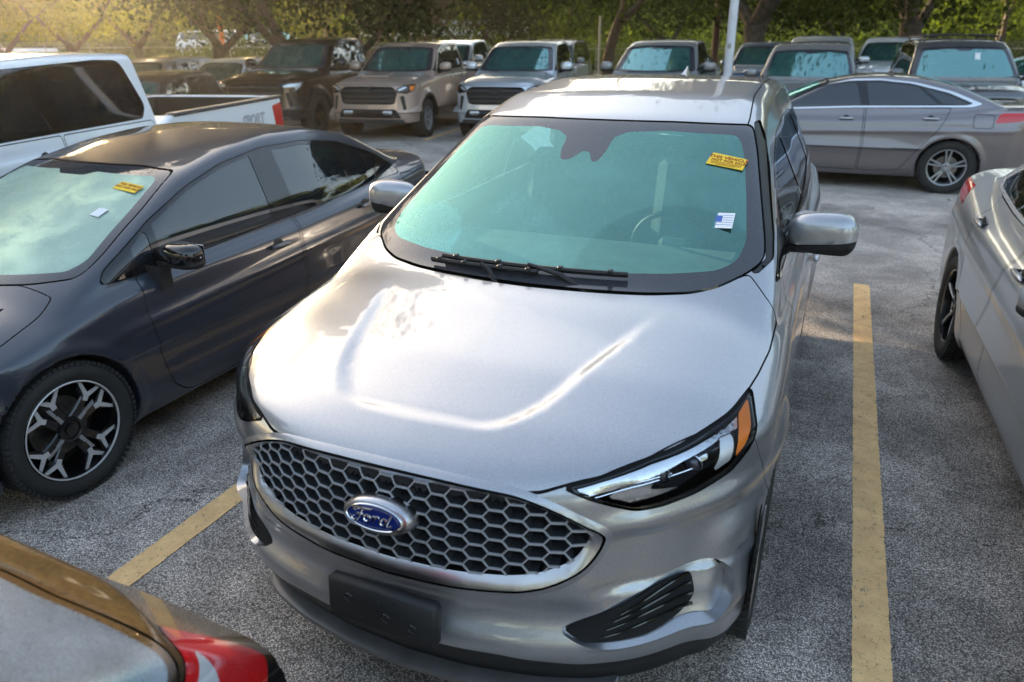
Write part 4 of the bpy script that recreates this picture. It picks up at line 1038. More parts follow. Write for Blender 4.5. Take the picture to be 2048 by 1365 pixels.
    text_obj('notice_line', 'THIS VEHICLE', .0260, Bs @ Matrix.Translation((.004, .0155, .0016)), M['ink'], st, bold=.0004)
    text_obj('notice_line', 'NOT FOR SALE', .0205, Bs @ Matrix.Translation((.006, -.006, .0016)), M['ink'], st, bold=.0003)
    for k, (w, y) in enumerate(((.125, -.018), (.12, -.024), (.125, -.030), (.08, -.036))): MB().box((0, 0, 0), (w, .0018, .0004)).add([], []).obj('small_print', M['ink'], st).matrix_local = Bs @ Matrix.Translation((0, y, .0014))
    q, n_ = on_glass(.634, 1.306); Bs = basis(q, (.995, 0, .05), n_)
    lb = bpy.data.objects.new('stock_label', None); COL.objects.link(lb); lb.parent = root
    MB().prism([(-.036, -.045), (.036, -.045), (.036, .045), (-.036, .045)], .001, Bs).obj('label_sheet', M['paper'], lb, smooth=False)
    MB().box((0, 0, 0), (.026, .036, .0006)).obj('label_block', M['inkblue'], lb).matrix_local = Bs @ Matrix.Translation((-.020, .010, .0014))
    MB().box((0, 0, 0), (.004, .088, .0006)).obj('label_block', M['inkblue'], lb).matrix_local = Bs @ Matrix.Translation((-.0335, 0, .0013))
    for k in range(5): MB().box((0, 0, 0), (.060 if k > 2 else .036, .0016, .0006)).obj('label_line', M['ink' if 0 else 'inkblue'], lb).matrix_local = Bs @ Matrix.Translation((.003 if k > 2 else .014, .030-.014*k, .0014))
    return root, f
M['grillemesh'] = pbr('satin_grille', (.50, .51, .54), .32, .45, coat=.3)
M['plasticlip'] = pbr('dark_grey_lip', (.16, .155, .155), .38, .4, vary=(8, .2))

M['gloss2'] = pbr('grille_wall_plastic', (.035, .037, .042), .28, coat=.4)

M['lampglass'] = pbr('projector_glass', (.03, .03, .05), .03, coat=1)

# ------------------------------------------------------------------ other vehicles
def base(**k):
    p = dict(sec_s=.03, tail=[(.15, .10), (.4, .02), (.8, .0), (1.1, .02), (1.5, .05)], rplan=[(0, 0), (.5, .03), (.75, .10), (.88, .25), (.95, .45)],
             crown=[(0, 0), (.4, .010), (.7, .035), (.9, .09)], nose_s=.02)
    p.update(k); return p
P_PICKUP = base(L=5.40,
    top=[(-.2, 1.04), (.03, 1.07), (.12, 1.125), (.5, 1.205), (1.35, 1.270), (1.6, 1.275), (3.6, 1.285), (5.5, 1.295)], top_s=.05, crown=[(0, 0), (.4, .004), (.62, .012), (.76, .05), (.95, .14)], kx_top=.06,
    roof=[(1.0, 1.06), (1.42, 1.265), (2.12, 1.74), (2.5, 1.835), (3.1, 1.865), (3.8, 1.85), (4.2, 1.84)], roof_s=.05, kx_roof=.10, roof_crown=.03, roof_crown4=.04,
    sec=[(.2, .90), (.35, .915), (.6, .93), (.9, .925), (1.15, .915), (1.32, .90)], wy=[(0, -.03), (.6, .0), (5.4, .0)],
    csec=[(1.08, .905), (1.22, .885), (1.32, .860), (1.77, .700), (1.93, .65)], cwy=[(1, 0), (5, 0)],
    nose=[(.2, .10), (.35, .03), (.5, -.01), (.62, .0), (.75, .01), (1.0, .02), (1.05, .05), (1.12, .14)],
    plan=[(0, 0), (.4, .015), (.62, .05), (.78, .12), (.88, .24), (.93, .40), (1.0, .7)],
    bot=[(0, .34), (1, .40), (5, .42), (5.4, .5)], k_sh=.06, k_roof=.10, cab_end=3.72, cab_rake=.6,
    wheels=[(.93, .385, .46, .96), (4.28, .385, .46, .96)], flare=.055, flare_w=.16, bed=(.78, 3.86, 5.30, .78), tail=[(.2, .1), (.45, .0), (1.2, .0), (1.3, .01)], rplan=[(0, 0), (.8, .02), (.93, .10), (1.0, .2)])
P_SUV = base(L=4.85,
    top=[(-.2, .98), (.03, 1.01), (.12, 1.06), (.5, 1.12), (1.3, 1.16), (1.6, 1.17), (4.8, 1.18)], top_s=.05, crown=[(0, 0), (.4, .004), (.62, .012), (.76, .05), (.95, .14)], kx_top=.08,
    roof=[(.9, .95), (1.35, 1.15), (2.05, 1.66), (2.4, 1.765), (3.0, 1.80), (4.0, 1.79), (4.55, 1.74), (4.62, 1.6), (4.82, 1.1)], roof_s=.05, kx_roof=.12, roof_crown=.03, roof_crown4=.05,
    sec=[(.2, .90), (.35, .92), (.6, .945), (.9, .94), (1.1, .915), (1.26, .89)], wy=[(0, -.03), (.6, .0), (4.8, -.02)],
    csec=[(1.0, .905), (1.12, .885), (1.25, .86), (1.70, .73), (1.85, .68)], cwy=[(1, 0), (4, 0), (4.8, -.05)],
    nose=[(.2, .12), (.35, .03), (.5, -.01), (.62, .0), (.75, .01), (.98, .02), (1.03, .05), (1.1, .14)],
    plan=[(0, 0), (.4, .02), (.62, .06), (.78, .14), (.88, .27), (.93, .42), (1.0, .7)],
    bot=[(0, .26), (1, .28), (4.8, .32)], k_sh=.06, k_roof=.10, wheels=[(.93, .37, .43, .96), (3.72, .37, .43, .96)], flare=.035, flare_w=.15)
P_SEDAN = base(L=4.63,
    top=[(-.3, .58), (.02, .64), (.12, .70), (.35, .78), (.8, .88), (1.15, .945), (1.5, .97), (2.6, .99), (3.5, 1.035), (4.1, 1.075), (4.45, 1.085), (4.60, 1.07), (4.8, 1.0)], top_s=.05,
    crown=[(0, 0), (.4, .008), (.6, .022), (.75, .055), (.9, .13)], kx_top=.14,
    roof=[(.8, .84), (.95, .930), (1.45, 1.135), (1.95, 1.320), (2.35, 1.398), (2.75, 1.432), (3.15, 1.425), (3.6, 1.335), (4.12, 1.10), (4.4, .98)], roof_s=.07, kx_roof=.16, roof_crown=.05, roof_crown4=.12,
    sec=[(.15, .80), (.28, .865), (.45, .885), (.62, .890), (.74, .882), (.86, .865), (.96, .84)], wy=[(0, -.02), (.8, .0), (3.4, .0), (4.6, -.04)],
    csec=[(.85, .825), (.97, .795), (1.05, .765), (1.36, .600), (1.48, .53)], cwy=[(.8, 0), (3.0, 0), (3.6, -.04), (4.2, -.14)],
    nose=[(.15, .12), (.25, .05), (.4, .0), (.55, .0), (.62, .02), (.70, .06), (.8, .14)], plan=[(0, 0), (.3, .03), (.55, .12), (.70, .24), (.80, .40), (.86, .58), (.92, .8)],
    tail=[(.15, .14), (.35, .03), (.6, .0), (.9, .0), (1.08, .01), (1.2, .03)], rplan=[(0, 0), (.4, .03), (.65, .12), (.8, .27), (.88, .45), (.95, .7)],
    bot=[(0, .16), (.6, .17), (4, .18), (4.6, .26)], k_sh=.055, k_nose=.05, k_roof=.075, k_belt=.045, wheels=[(.93, .318, .350, .89), (3.63, .318, .350, .89)], flare=.010, flare_w=.09,
    sidemod=lambda X, Y, Z: .014*np.exp(-((Z-(.70+.045*(Y-2)))/.035)**2)*sstep(.9, 1.6, Y)-.012*np.exp(-((Z-.46)/.09)**2)*sstep(1.0, 1.6, Y)*sstep(3.3, 2.9, Y))
P_SEDAN2 = base(L=4.87,
    top=[(-.3, .60), (.02, .68), (.12, .74), (.35, .82), (.8, .91), (1.2, .97), (1.6, 1.0), (2.6, 1.02), (3.6, 1.06), (4.3, 1.10), (4.7, 1.10), (4.84, 1.08), (5.0, 1.0)], top_s=.05,
    crown=[(0, 0), (.4, .008), (.6, .02), (.75, .05), (.9, .12)], kx_top=.14,
    roof=[(.8, .86), (1.2, .985), (1.6, 1.14), (2.10, 1.355), (2.45, 1.425), (2.85, 1.455), (3.3, 1.43), (3.75, 1.33), (4.30, 1.10), (4.5, .99)], roof_s=.07, kx_roof=.16, roof_crown=.05, roof_crown4=.12,
    sec=[(.15, .82), (.28, .885), (.45, .905), (.64, .912), (.78, .905), (.9, .885), (1.0, .85)], wy=[(0, -.02), (.8, .0), (3.6, .0), (4.8, -.05)],
    csec=[(.9, .845), (1.0, .815), (1.08, .785), (1.38, .615), (1.5, .55)], cwy=[(.8, 0), (3.2, 0), (3.8, -.04), (4.5, -.15)],
    nose=[(.15, .12), (.25, .05), (.4, .0), (.55, .0), (.66, .02), (.74, .06), (.84, .14)], plan=[(0, 0), (.3, .03), (.55, .11), (.70, .22), (.80, .36), (.88, .58), (.94, .8)],
    tail=[(.15, .14), (.35, .03), (.6, .0), (.9, .0), (1.1, .01), (1.2, .03)], rplan=[(0, 0), (.4, .03), (.65, .12), (.8, .25), (.9, .45), (.97, .7)],
    bot=[(0, .17), (.6, .18), (4, .19), (4.8, .28)], k_sh=.055, k_nose=.05, k_roof=.075, k_belt=.045, wheels=[(1.0, .335, .370, .91), (3.78, .335, .370, .91)], flare=.012, flare_w=.10,
    sidemod=lambda X, Y, Z: .010*np.exp(-((Z-(.74+.03*(Y-2)))/.03)**2)*sstep(1.0, 1.8, Y)-.016*np.exp(-((Z-.46)/.09)**2)*sstep(1.2, 1.8, Y)*sstep(3.5, 3.0, Y))
P_HATCH = base(L=4.45,
    top=[(-.2, .8), (.12, .88), (.5, .95), (1.2, 1.03), (4.4, 1.06)], roof=[(.9, .85), (1.25, 1.02), (2.0, 1.45), (2.5, 1.53), (3.4, 1.50), (3.75, 1.46), (4.31, 1.07), (4.42, .95)], roof_s=.03, kx_roof=-.03, roof_crown=.04, roof_crown4=.08, kx_top=.14,
    sec=[(.15, .76), (.4, .82), (.7, .84), (.9, .84), (1.05, .82)], wy=[(0, -.02), (.8, 0), (3.6, 0), (4.4, -.03)], csec=[(.95, .88), (1.1, .84), (1.5, .64), (1.6, .58)], cwy=[(1, 0), (3.5, 0), (4.0, -.03), (4.25, -.10), (4.45, -.24)],
    nose=[(.15, .12), (.4, 0), (.7, .02), (.9, .14)], plan=[(0, 0), (.5, .1), (.8, .35), (.92, .8)], tail=[(.15, .26), (.4, .18), (.75, .13), (.92, .06), (1.02, .03), (1.10, .09)], rplan=[(0, 0), (.45, .02), (.62, .075), (.72, .15), (.79, .26), (.86, .48)],
    bot=[(0, .17), (4, .2), (4.4, .3)], k_sh=.06, k_roof=.08, wheels=[(.9, .33, .37, .84), (3.55, .33, .37, .84)])
WSM = lambda c, n: (c[:, 1] < 2.75) & (n[:, 1] < -.2) & (np.abs(n[:, 0]) < .8)
SM = lambda c, n: np.abs(n[:, 0]) > .27
def wall_xz(f, poly, name, mat, par, d0, d1, s=1):
    P2 = []
    for i in range(len(poly)):
        a_, c_ = poly[i], poly[(i+1) % len(poly)]; n_ = max(1, int(np.linalg.norm(c_-a_)/.04)); P2 += [a_+(c_-a_)*j/n_ for j in range(n_)]
    P2 = np.array(P2); S1, N1 = surf(f, np.stack([P2[:, 0], np.full(len(P2), -.3), P2[:, 1]], 1), (0, 1, 0)); k = len(P2); D = np.array([0, 1, 0])
    return mesh_np(name, np.concatenate([S1+D*d0, S1+D*d1]), [(i, (i+1) % k, k+(i+1) % k, k+i) for i in range(k)], mat, par)
def dress(root, p, c, h, paint):
    """cut a body into painted panels, glass, lamps, grille ... and hang them under root"""
    f = make_body(p); sh = Shell(f, (0, -.15, .12), (1.05, p['L']+.12, c.get('H', 1.95)), h); T = sh.T; gap = max(.005, h*.30) if c.get('seams', 1) else 0
    def paint_of(k): return M[c[k]] if k in c else paint
    # windscreen
    pane_o = []
    if 'ws' in c:
        a, T = sh.cut(T, 'xz', rnd(mir(c['ws']), .03), WSM, gap=gap)
        g, fr = sh.cut(a, 'xz', rnd(mir(c['wsi']), .04)); shell_obj('windscreen', sh, g, M[c.get('glass', 'screen_far')], root); shell_obj('windscreen_border', sh, fr, M['frit'], root); pane_o.append(('xz', rnd(mir(c['ws']), .03), WSM))
    if 'rw' in c:
        rm = lambda q, n: (q[:, 1] > p['L']*.55) & (n[:, 1] > c.get('rmn', .12)) & (q[:, 2] > .9)
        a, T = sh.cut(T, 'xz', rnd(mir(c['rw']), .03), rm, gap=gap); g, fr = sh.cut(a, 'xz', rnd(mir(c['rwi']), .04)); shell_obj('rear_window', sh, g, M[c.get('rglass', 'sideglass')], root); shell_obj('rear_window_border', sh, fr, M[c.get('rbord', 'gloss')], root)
    if 'dlo' in c:
        dp = rnd(c['dlo'], .05); dl, T = sh.cut(T, 'yz', dp, SM, gap=gap*.7); pane_o.append(('yz', dp, SM))
        if 'dloi' in c:
            inn, edge = sh.cut(dl, 'yz', rnd(c['dloi'], .04))
            for q in lr(sh, edge): shell_obj('window_moulding', sh, q, M[c.get('trim', 'gloss')], root, .003)
            dl = inn
        for q in lr(sh, dl):
            cur = q
            for pz in c['panes']:
                g_, cur = sh.cut(cur, 'yz', rnd(pz, .025)); shell_obj('side_window', sh, g_, M[c.get('sglass', 'sideglass')], root, -.003)
            shell_obj('window_frame', sh, cur, M[c.get('frame', 'gloss')], root)
    fm = lambda q, n: (q[:, 1] < .8) & (n[:, 1] < -.1)
    ex = []
    if 'grille' in c:
        gp = rnd(mir(c['grille']), .03); a, T = sh.cut(T, 'xz', gp, fm, gap=gap*.5); ex.append(gp)
        shell_obj('grille_backing', sh, a, M['plastic'], root, -.05); wall_xz(f, gp, 'grille_throat', M['plastic'], root, .0, .06)
        for z in c.get('bars', []):
            xs = np.linspace(-.9, .9, 61); k = psdf(gp, xs, np.full(61, z)) < -.005
            if k.sum() > 2:
                Q, n_ = surf(f, np.stack([xs[k], np.full(k.sum(), -.3), np.full(k.sum(), z)], 1), (0, 1, 0)); Q[:, 1] += .015; MB().tube(Q, c.get('bar_r', .014), 6).obj('grille_bar', M[c.get('barmat', 'plasticg')], root)
        if c.get('mesh'):
            b = MB(); zz = np.arange(gp[:, 1].min(), c['mesh'], .05)
            for i, z in enumerate(zz):
                for x in np.arange(-.8, .8, .07)+(.035 if i % 2 else 0):
                    if psdf(gp, np.array([x]), np.array([z]))[0] < -.03:
                        q, n_ = surf(f, [[x, -.3, z]], (0, 1, 0)); b.lathe([(0, .028), (0, .016), (.03, .014)], 'y', q[0]+[0, .018, 0], n=6)
            b.obj('grille_mesh', M['plastic'], root)['kind'] = 'stuff'
        if c.get('emblem'):
            zc = c['emblem']; q, n_ = surf(f, [[0, -.3, zc]], (0, 1, 0)); y = q[0][1]-.004
            em = bpy.data.objects.new('emblem', None); COL.objects.link(em); em.parent = root
            def ell(a, b_, cz, r, mt): MB().tube([(a*math.cos(t), y, cz+b_*math.sin(t)) for t in np.linspace(0, 2*math.pi, 25)], r, 6, False).obj('emblem_ring', M[mt], em)
            e = c.get('emat', 'gloss'); ell(.095, .062, zc, .008, e); ell(.026, .056, zc, .006, e); ell(.066, .022, zc+.03, .006, e)
    for k_, m_ in (('lower', 'plastic'), ('skid', 'plasticg')):
        for gp in c.get(k_, []):
            gp = rnd(mir(gp), .03); a, T = sh.cut(T, 'xz', gp, fm); shell_obj('bumper_insert' if k_ == 'lower' else 'skid_plate', sh, a, M[m_], root, -.03 if k_ == 'lower' else .0); ex.append(gp)
            if k_ == 'lower': wall_xz(f, gp, 'insert_wall', M['plastic'], root, .0, .035)
    um = lambda q, n: (q[:, 1] < 1.2) & (np.abs(q[:, 0]) > .3) & (q[:, 2] > .3)
    for nm_, key, offs, mt in (('headlight', 'lamp', 0, 'lens'), ('corner_intake', 'corner', -.02, 'plastic')):
        for gp in c.get(key, []):
            gp = rnd(gp, .02); a, T = region_u(sh, T, gp, um, gap=gap*.6); ex.append(('u', gp))
            for h_ in lr(sh, a):
                if not len(h_): continue
                lo_ = shell_obj(nm_, sh, h_, M[mt], root, offs)
                if key == 'lamp':
                    shell_obj('lamp_bowl', sh, h_, M['lampdark'], lo_, -.045)
                    for k2, mt2, of in (('amber', 'amber', -.012), ('drl', 'lampwhite', -.015), ('refl', 'lampchrome', -.025)):
                        for g2 in c.get(k2, []):
                            x_, _r = region_u(sh, h_, rnd(g2, .01), um); shell_obj({'amber': 'amber_reflector', 'drl': 'light_bar', 'refl': 'reflector'}[k2], sh, x_, M[mt2], lo_, of)
    rl = lambda q, n: (q[:, 1] > p['L']-1.2) & (q[:, 2] > .4) & (np.abs(q[:, 0]) > c.get('tail_xmin', 0))
    for gp in c.get('tail', []):       # tail lamps, unrolled from the tail: (|x| + (L-y), z)
        gp = rnd(gp, .02); m = rl(sh.V[T].mean(1), 0); cand, rest = T[m], T[~m]
        g = np.full(len(sh.V), 1.); k = np.unique(cand); g[k] = psdf(gp, (p['L']-sh.V[k, 1])-np.abs(sh.V[k, 0]), sh.V[k, 2]); a, b_ = sh.split(cand, g); T = np.concatenate([b_, rest])
        for h_ in lr(sh, a):
            tl = shell_obj('tail_lamp', sh, h_, M['red'], root, .002)
            if 'tailw' in c:
                g = np.full(len(sh.V), 1.); k = np.unique(h_); gw = rnd(c['tailw'], .01); g[k] = psdf(gw, (p['L']-sh.V[k, 1])-np.abs(sh.V[k, 0]), sh.V[k, 2]); x_, _ = sh.split(h_, g); shell_obj('clear_section', sh, x_, M['lampwhite'], tl, .004)
    if 'rearlamp' in c:
        g1, g2 = c['rearlamp']; mk = lambda q, n: q[:, 1] > p['L']-.55
        for s in (1, -1):
            pg = rnd(g1, .02); pg[:, 0] *= s; a, T = sh.cut(T, 'xz', pg, mk, gap=.003); pw = rnd(g2, .01); pw[:, 0] *= s
            w_, r_ = sh.cut(a, 'xz', pw); tl = shell_obj('tail_lamp', sh, r_, M['red'], root, .001); shell_obj('clear_section', sh, w_, M['lampwhite'], tl, .001)
    if 'hood' in c:
        a, T = sh.cut(T, 'xy', rnd(mir(c['hood']), .03), lambda q, n: (n[:, 2] > .3) & (q[:, 1] < 1.9) & (q[:, 2] > .6), gap=gap); shell_obj('bonnet', sh, a, paint, root)
    if 'cladding' in c:
        pc = c['cladding']
        for yw, zw, r, xo in p['wheels']:
            a, T = sh.band(T, lambda V: np.sqrt((V[:, 1]-yw)**2+(V[:, 2]-zw)**2)-(r+pc), lambda q, n: (np.abs(q[:, 0]) > .6) & (np.abs(q[:, 1]-yw) < r+.3))
            for h_ in lr(sh, a): shell_obj('wheel_arch_trim', sh, h_, M['plastic'], root, .004)
    for nm_, pz in c.get('doors', []):
        a, T = sh.cut(T, 'yz', rnd(pz, .04), lambda q, n: np.abs(n[:, 0]) > .3, gap=gap)
        for h_, s in zip(lr(sh, a), (1, -1)): shell_obj(nm_, sh, h_, paint, root)
    if 'fuel' in c:
        a, T = sh.cut(T, 'yz', rnd(c['fuel'], .03), lambda q, n: n[:, 0]*c.get('fuel_side', 1) > .3, gap=gap); shell_obj('fuel_flap', sh, a, paint, root)
    if 'bed' in p:
        x1, y0, y1, zf = p['bed']; q = sh.V[T].mean(1); m = (np.abs(q[:, 0]) < x1+.03) & (q[:, 1] > y0-.03) & (q[:, 1] < y1+.03) & (q[:, 2] < 1.275) & (q[:, 2] > zf-.05)
        shell_obj('bed_liner', sh, T[m], M['plastic'], root); T = T[~m]
    shell_obj('body_shell', sh, T, paint, root)
    if gap:
        L2 = sh.T
        for pl_, po_, mk_ in pane_o: _, L2 = sh.cut(L2, pl_, po_, mk_, 0, -.005)
        for e_ in ex:
            if isinstance(e_, tuple): _, L2 = region_u(sh, L2, e_[1], um)
            else: _, L2 = sh.cut(L2, 'xz', e_, fm)
        m_ = sh.V[L2].mean(1)[:, 2] > .3
        shell_obj('inner_shell', sh, L2[m_], M['liner'], root, -.012)
    for yc, zc in c.get('handles', []):
        for s in (1, -1):
            q, n_ = surf(f, [[1.5, yc, zc]], (-1, 0, 0)); x = q[0][0]
            hd = ellipsoid_mesh('door_handle', ((x+.028)*s, yc, zc), (.014, .095, .016), M[c.get('hmat', 'satin')] if c.get('hmat') != 'paint' else paint, root, n=8)
            MB().box(((x+.008)*s, yc+.07, zc), (.05, .022, .02)).obj('handle_stem', M['plastic'], hd)
            MB().box(((x+.008)*s, yc-.07, zc), (.05, .022, .02)).obj('handle_stem', M['plastic'], hd)
            ellipsoid_mesh('handle_cup', ((x-.004)*s, yc-.005, zc), (.008, .045, .040), M['seal'], hd, n=8, pw=2)
    if 'mirror' in c:
        mx, my, mz, (rx, ry, rz) = c['mirror']
        for s in (1, -1):
            mr = bpy.data.objects.new('door_mirror', None); COL.objects.link(mr); mr.parent = root
            def shp(q): return Vector((q.x, q.y*(1.0 if q.y < 0 else .4), q.z))
            ellipsoid_mesh('mirror_cap', (mx*s, my, mz), (rx, ry, rz), M[c['mmat']] if 'mmat' in c else paint, mr, shp, 2.8, 12)
            ellipsoid_mesh('mirror_foot', (mx*s, my+.004, mz-rz*.62), (rx*.98, ry*.95, rz*.5), M['plastic'], mr, shp, 2.8, 10)
            if c.get('ped'): MB().add(*[[( (mx-.10+a)*s, my-.08+b_, z_) for z_, w_ in ((mz-.16, .045), (mz-.09, .040), (mz-.04, .055)) for a, b_ in ((-w_, -.035), (w_, -.035), (w_, .035), (-w_, .035))], [(4*i+k, 4*i+(k+1) % 4, 4*i+4+(k+1) % 4, 4*i+4+k) for i in range(2) for k in range(4)]]).obj('mirror_pedestal', M['seal'], mr)
            else: MB().tube([((mx-rx-.07)*s, my+.03, mz-rz*1.0-.03), ((mx-rx*.4)*s, my+.01, mz-rz*.8)], [.035, .028], 8).obj('mirror_arm', M['plastic'], mr)
            MB().box((mx*s, my+ry*.4, mz), (rx*1.7, .004, rz*1.5), None, .001).obj('mirror_glass', M['chrome'], mr)
            if c.get('mind'): MB().tube([((mx-rx*.2)*s, my-ry*.93, mz-rz*.30), ((mx+rx*.62)*s, my-ry*.75, mz-rz*.22), ((mx+rx*.99)*s, my-ry*.1, mz-rz*.05)], [.004, .006, .004], 6).obj('mirror_indicator', M['lampwhite'], mr)
    wr, ww, wrim, wst, wmat = c['wheel']; xo = p['wheels'][0][3]
    for yw, zw, r, xo in p['wheels']:
        for s in (1, -1): make_wheel(root, xo-.01-ww/2, yw, zw, wr, ww, wrim, wst, s, wmat)
    MB().box((0, p['L']/2, .62), (1.2, p['L']*.7, .5)).obj('chassis', M['liner'], root)
    if c.get('cab'):
        y0 = c['cab']
        MB().box((0, y0-.45, p['sec'][-1][0]-.12), (1.45, .5, .12), None, .04).obj('dashboard', M['cabin'], root)
        for s in (1, -1): MB().box((.38*s, y0+.45, c['cabz']-.30), (.48, .18, .60), None, .07).box((.38*s, y0+.5, c['cabz']+.10), (.27, .10, .17), None, .04).obj('seat_back', M['seat'], root)
        MB().box((0, y0+1.4, c['cabz']-.25), (1.3, .16, .6), None, .06).obj('rear_bench', M['seat'], root)
        MB().box((0, y0+.7, .75), (1.4, 2.6, .3)).obj('cabin_floor', M['liner'], root)
    return f
def recolour(root, mp):
    for o in [root]+list(root.children_recursive):
        if o.type == 'MESH' and len(o.material_slots) and o.material_slots[0].material in mp:
            m = mp[o.material_slots[0].material]; o.material_slots[0].link = 'OBJECT'; o.material_slots[0].material = m
C_PICKUP = dict(H=1.95, ws=[(0, 1.705), (.40, 1.70), (.655, 1.675, .05), (.70, 1.55), (.775, 1.30), (.800, 1.21, .04), (.4, 1.195), (0, 1.192)],
    wsi=[(0, 1.665), (.06, 1.665), (.09, 1.630), (.16, 1.630), (.20, 1.675), (.61, 1.650, .04), (.655, 1.54), (.73, 1.30), (.735, 1.245, .05), (.4, 1.225), (0, 1.222)],
    dlo=[(1.58, 1.205, .02), (2.20, 1.60), (2.42, 1.715, .08), (3.2, 1.745), (3.55, 1.735, .08), (3.60, 1.30), (3.45, 1.215, .03)],
    panes=[[(1.80, 1.235), (2.25, 1.57), (2.45, 1.675), (2.66, 1.69), (2.68, 1.235, .01)], [(2.82, 1.235, .01), (2.80, 1.695), (3.30, 1.70, .06), (3.50, 1.66, .06), (3.52, 1.30), (3.42, 1.245)]],
    doors=[('front_door', [(1.60, 1.19, .02), (1.52, .9), (1.55, .48), (2.74, .46), (2.75, 1.19, .02)]), ('rear_door', [(2.77, 1.19, .02), (2.76, .46), (3.48, .48), (3.62, .8), (3.60, 1.19, .03)])],
    grille=[(0, 1.00), (.50, .995), (.62, .93), (.56, .72), (.48, .70), (0, .70)], lower=[[(0, .62), (.58, .62), (.68, .45), (0, .45)]], skid=[[(0, .43), (.70, .43), (.78, .30), (0, .30)]],
    lamp=[[(.68, .965), (.90, 1.02), (1.30, 1.03), (1.18, .93), (.92, .88), (.70, .90)]], amber=[[(1.05, 1.01), (1.28, 1.025), (1.18, .94), (1.06, .92)]], drl=[[(.70, .955), (.88, 1.005), (1.02, 1.01), (.95, .985), (.74, .93)]],
    corner=[[(.75, .84), (.86, .85), (.90, .62), (.82, .60)]], hood=[(0, .09), (.5, .10), (.68, .16), (.78, .40), (.82, .9), (.82, 1.4), (.6, 1.37), (0, 1.33)],
    cladding=.055, handles=[(2.55, 1.06), (3.40, 1.06)], mirror=(1.04, 1.80, 1.29, (.13, .10, .085)), wheel=(.385, .26, .235, 'truck', 'alloyg'), cab=1.85, cabz=1.30, emblem=.93, bars=[.92, .82, .75])
_up = lambda q: [(a, float(np.interp(b, [.6, .95, 1.19, 1.70, 1.75], [.60, .99, 1.268, 1.745, 1.80])))+tuple(r) for a, b, *r in q]
for k_ in ('ws', 'wsi', 'dlo', 'grille'): C_PICKUP[k_] = _up(C_PICKUP[k_])
for k_ in ('panes', 'lamp', 'amber', 'drl', 'corner'): C_PICKUP[k_] = [_up(q) for q in C_PICKUP[k_]]
C_PICKUP['doors'] = [(a, _up(q)) for a, q in C_PICKUP['doors']]
C_PICKUP['wsi'] = [(a*.93, b)+tuple(r) for a, b, *r in C_PICKUP['wsi']]
C_PICKUP.update(handles=[(2.55, 1.12), (3.40, 1.12)], mirror=(1.05, 1.80, 1.36, (.13, .10, .09)), emblem=.975, bars=[.965, .86, .77])
P_PICKUP['topmod'] = lambda X, Y: sstep(3.55, 3.85, Y)*np.interp(X, [0, .40, .62, .76, .95], [0, .004, .012, .05, .135])
P_WTRUCK = dict(P_PICKUP); P_WTRUCK.update(roof=[(.6, 1.06), (1.02, 1.265), (1.72, 1.74), (2.1, 1.835), (2.8, 1.865), (3.8, 1.85), (4.2, 1.84)], L=6.25, bed=(.80, 3.86, 6.15, .85), wheels=[(.93, .385, .46, .96), (4.75, .385, .46, .96)], cwy=[(1, 0), (5, 0)])
C_WTRUCK = dict(C_PICKUP); C_WTRUCK.update(cladding=0.0, dlo=[(1.18, 1.285, .02), (1.80, 1.66), (2.05, 1.755, .08), (3.2, 1.795), (3.50, 1.785, .08), (3.56, 1.40), (3.45, 1.295, .03)],
    panes=[[(1.42, 1.315), (1.85, 1.63), (2.08, 1.72), (2.28, 1.735), (2.34, 1.315, .01)], [(2.50, 1.315, .01), (2.44, 1.74), (3.30, 1.752, .06), (3.44, 1.72, .06), (3.50, 1.40), (3.44, 1.325)]],
    doors=[('front_door', [(1.20, 1.27, .02), (1.12, .9), (1.15, .48), (2.38, .46), (2.40, 1.27, .02)]), ('rear_door', [(2.42, 1.27, .02), (2.41, .46), (3.48, .48), (3.60, .8), (3.58, 1.27, .03)])], handles=[(2.16, 1.14), (3.35, 1.14)], mirror=(1.05, 1.38, 1.36, (.13, .10, .09)), tail=[[(-.55, 1.20), (-.90, 1.24), (-.98, 1.10), (-.96, .80), (-.78, .78), (-.60, .84)]], hmat='paint', tail_xmin=.87)
del C_WTRUCK['cladding']
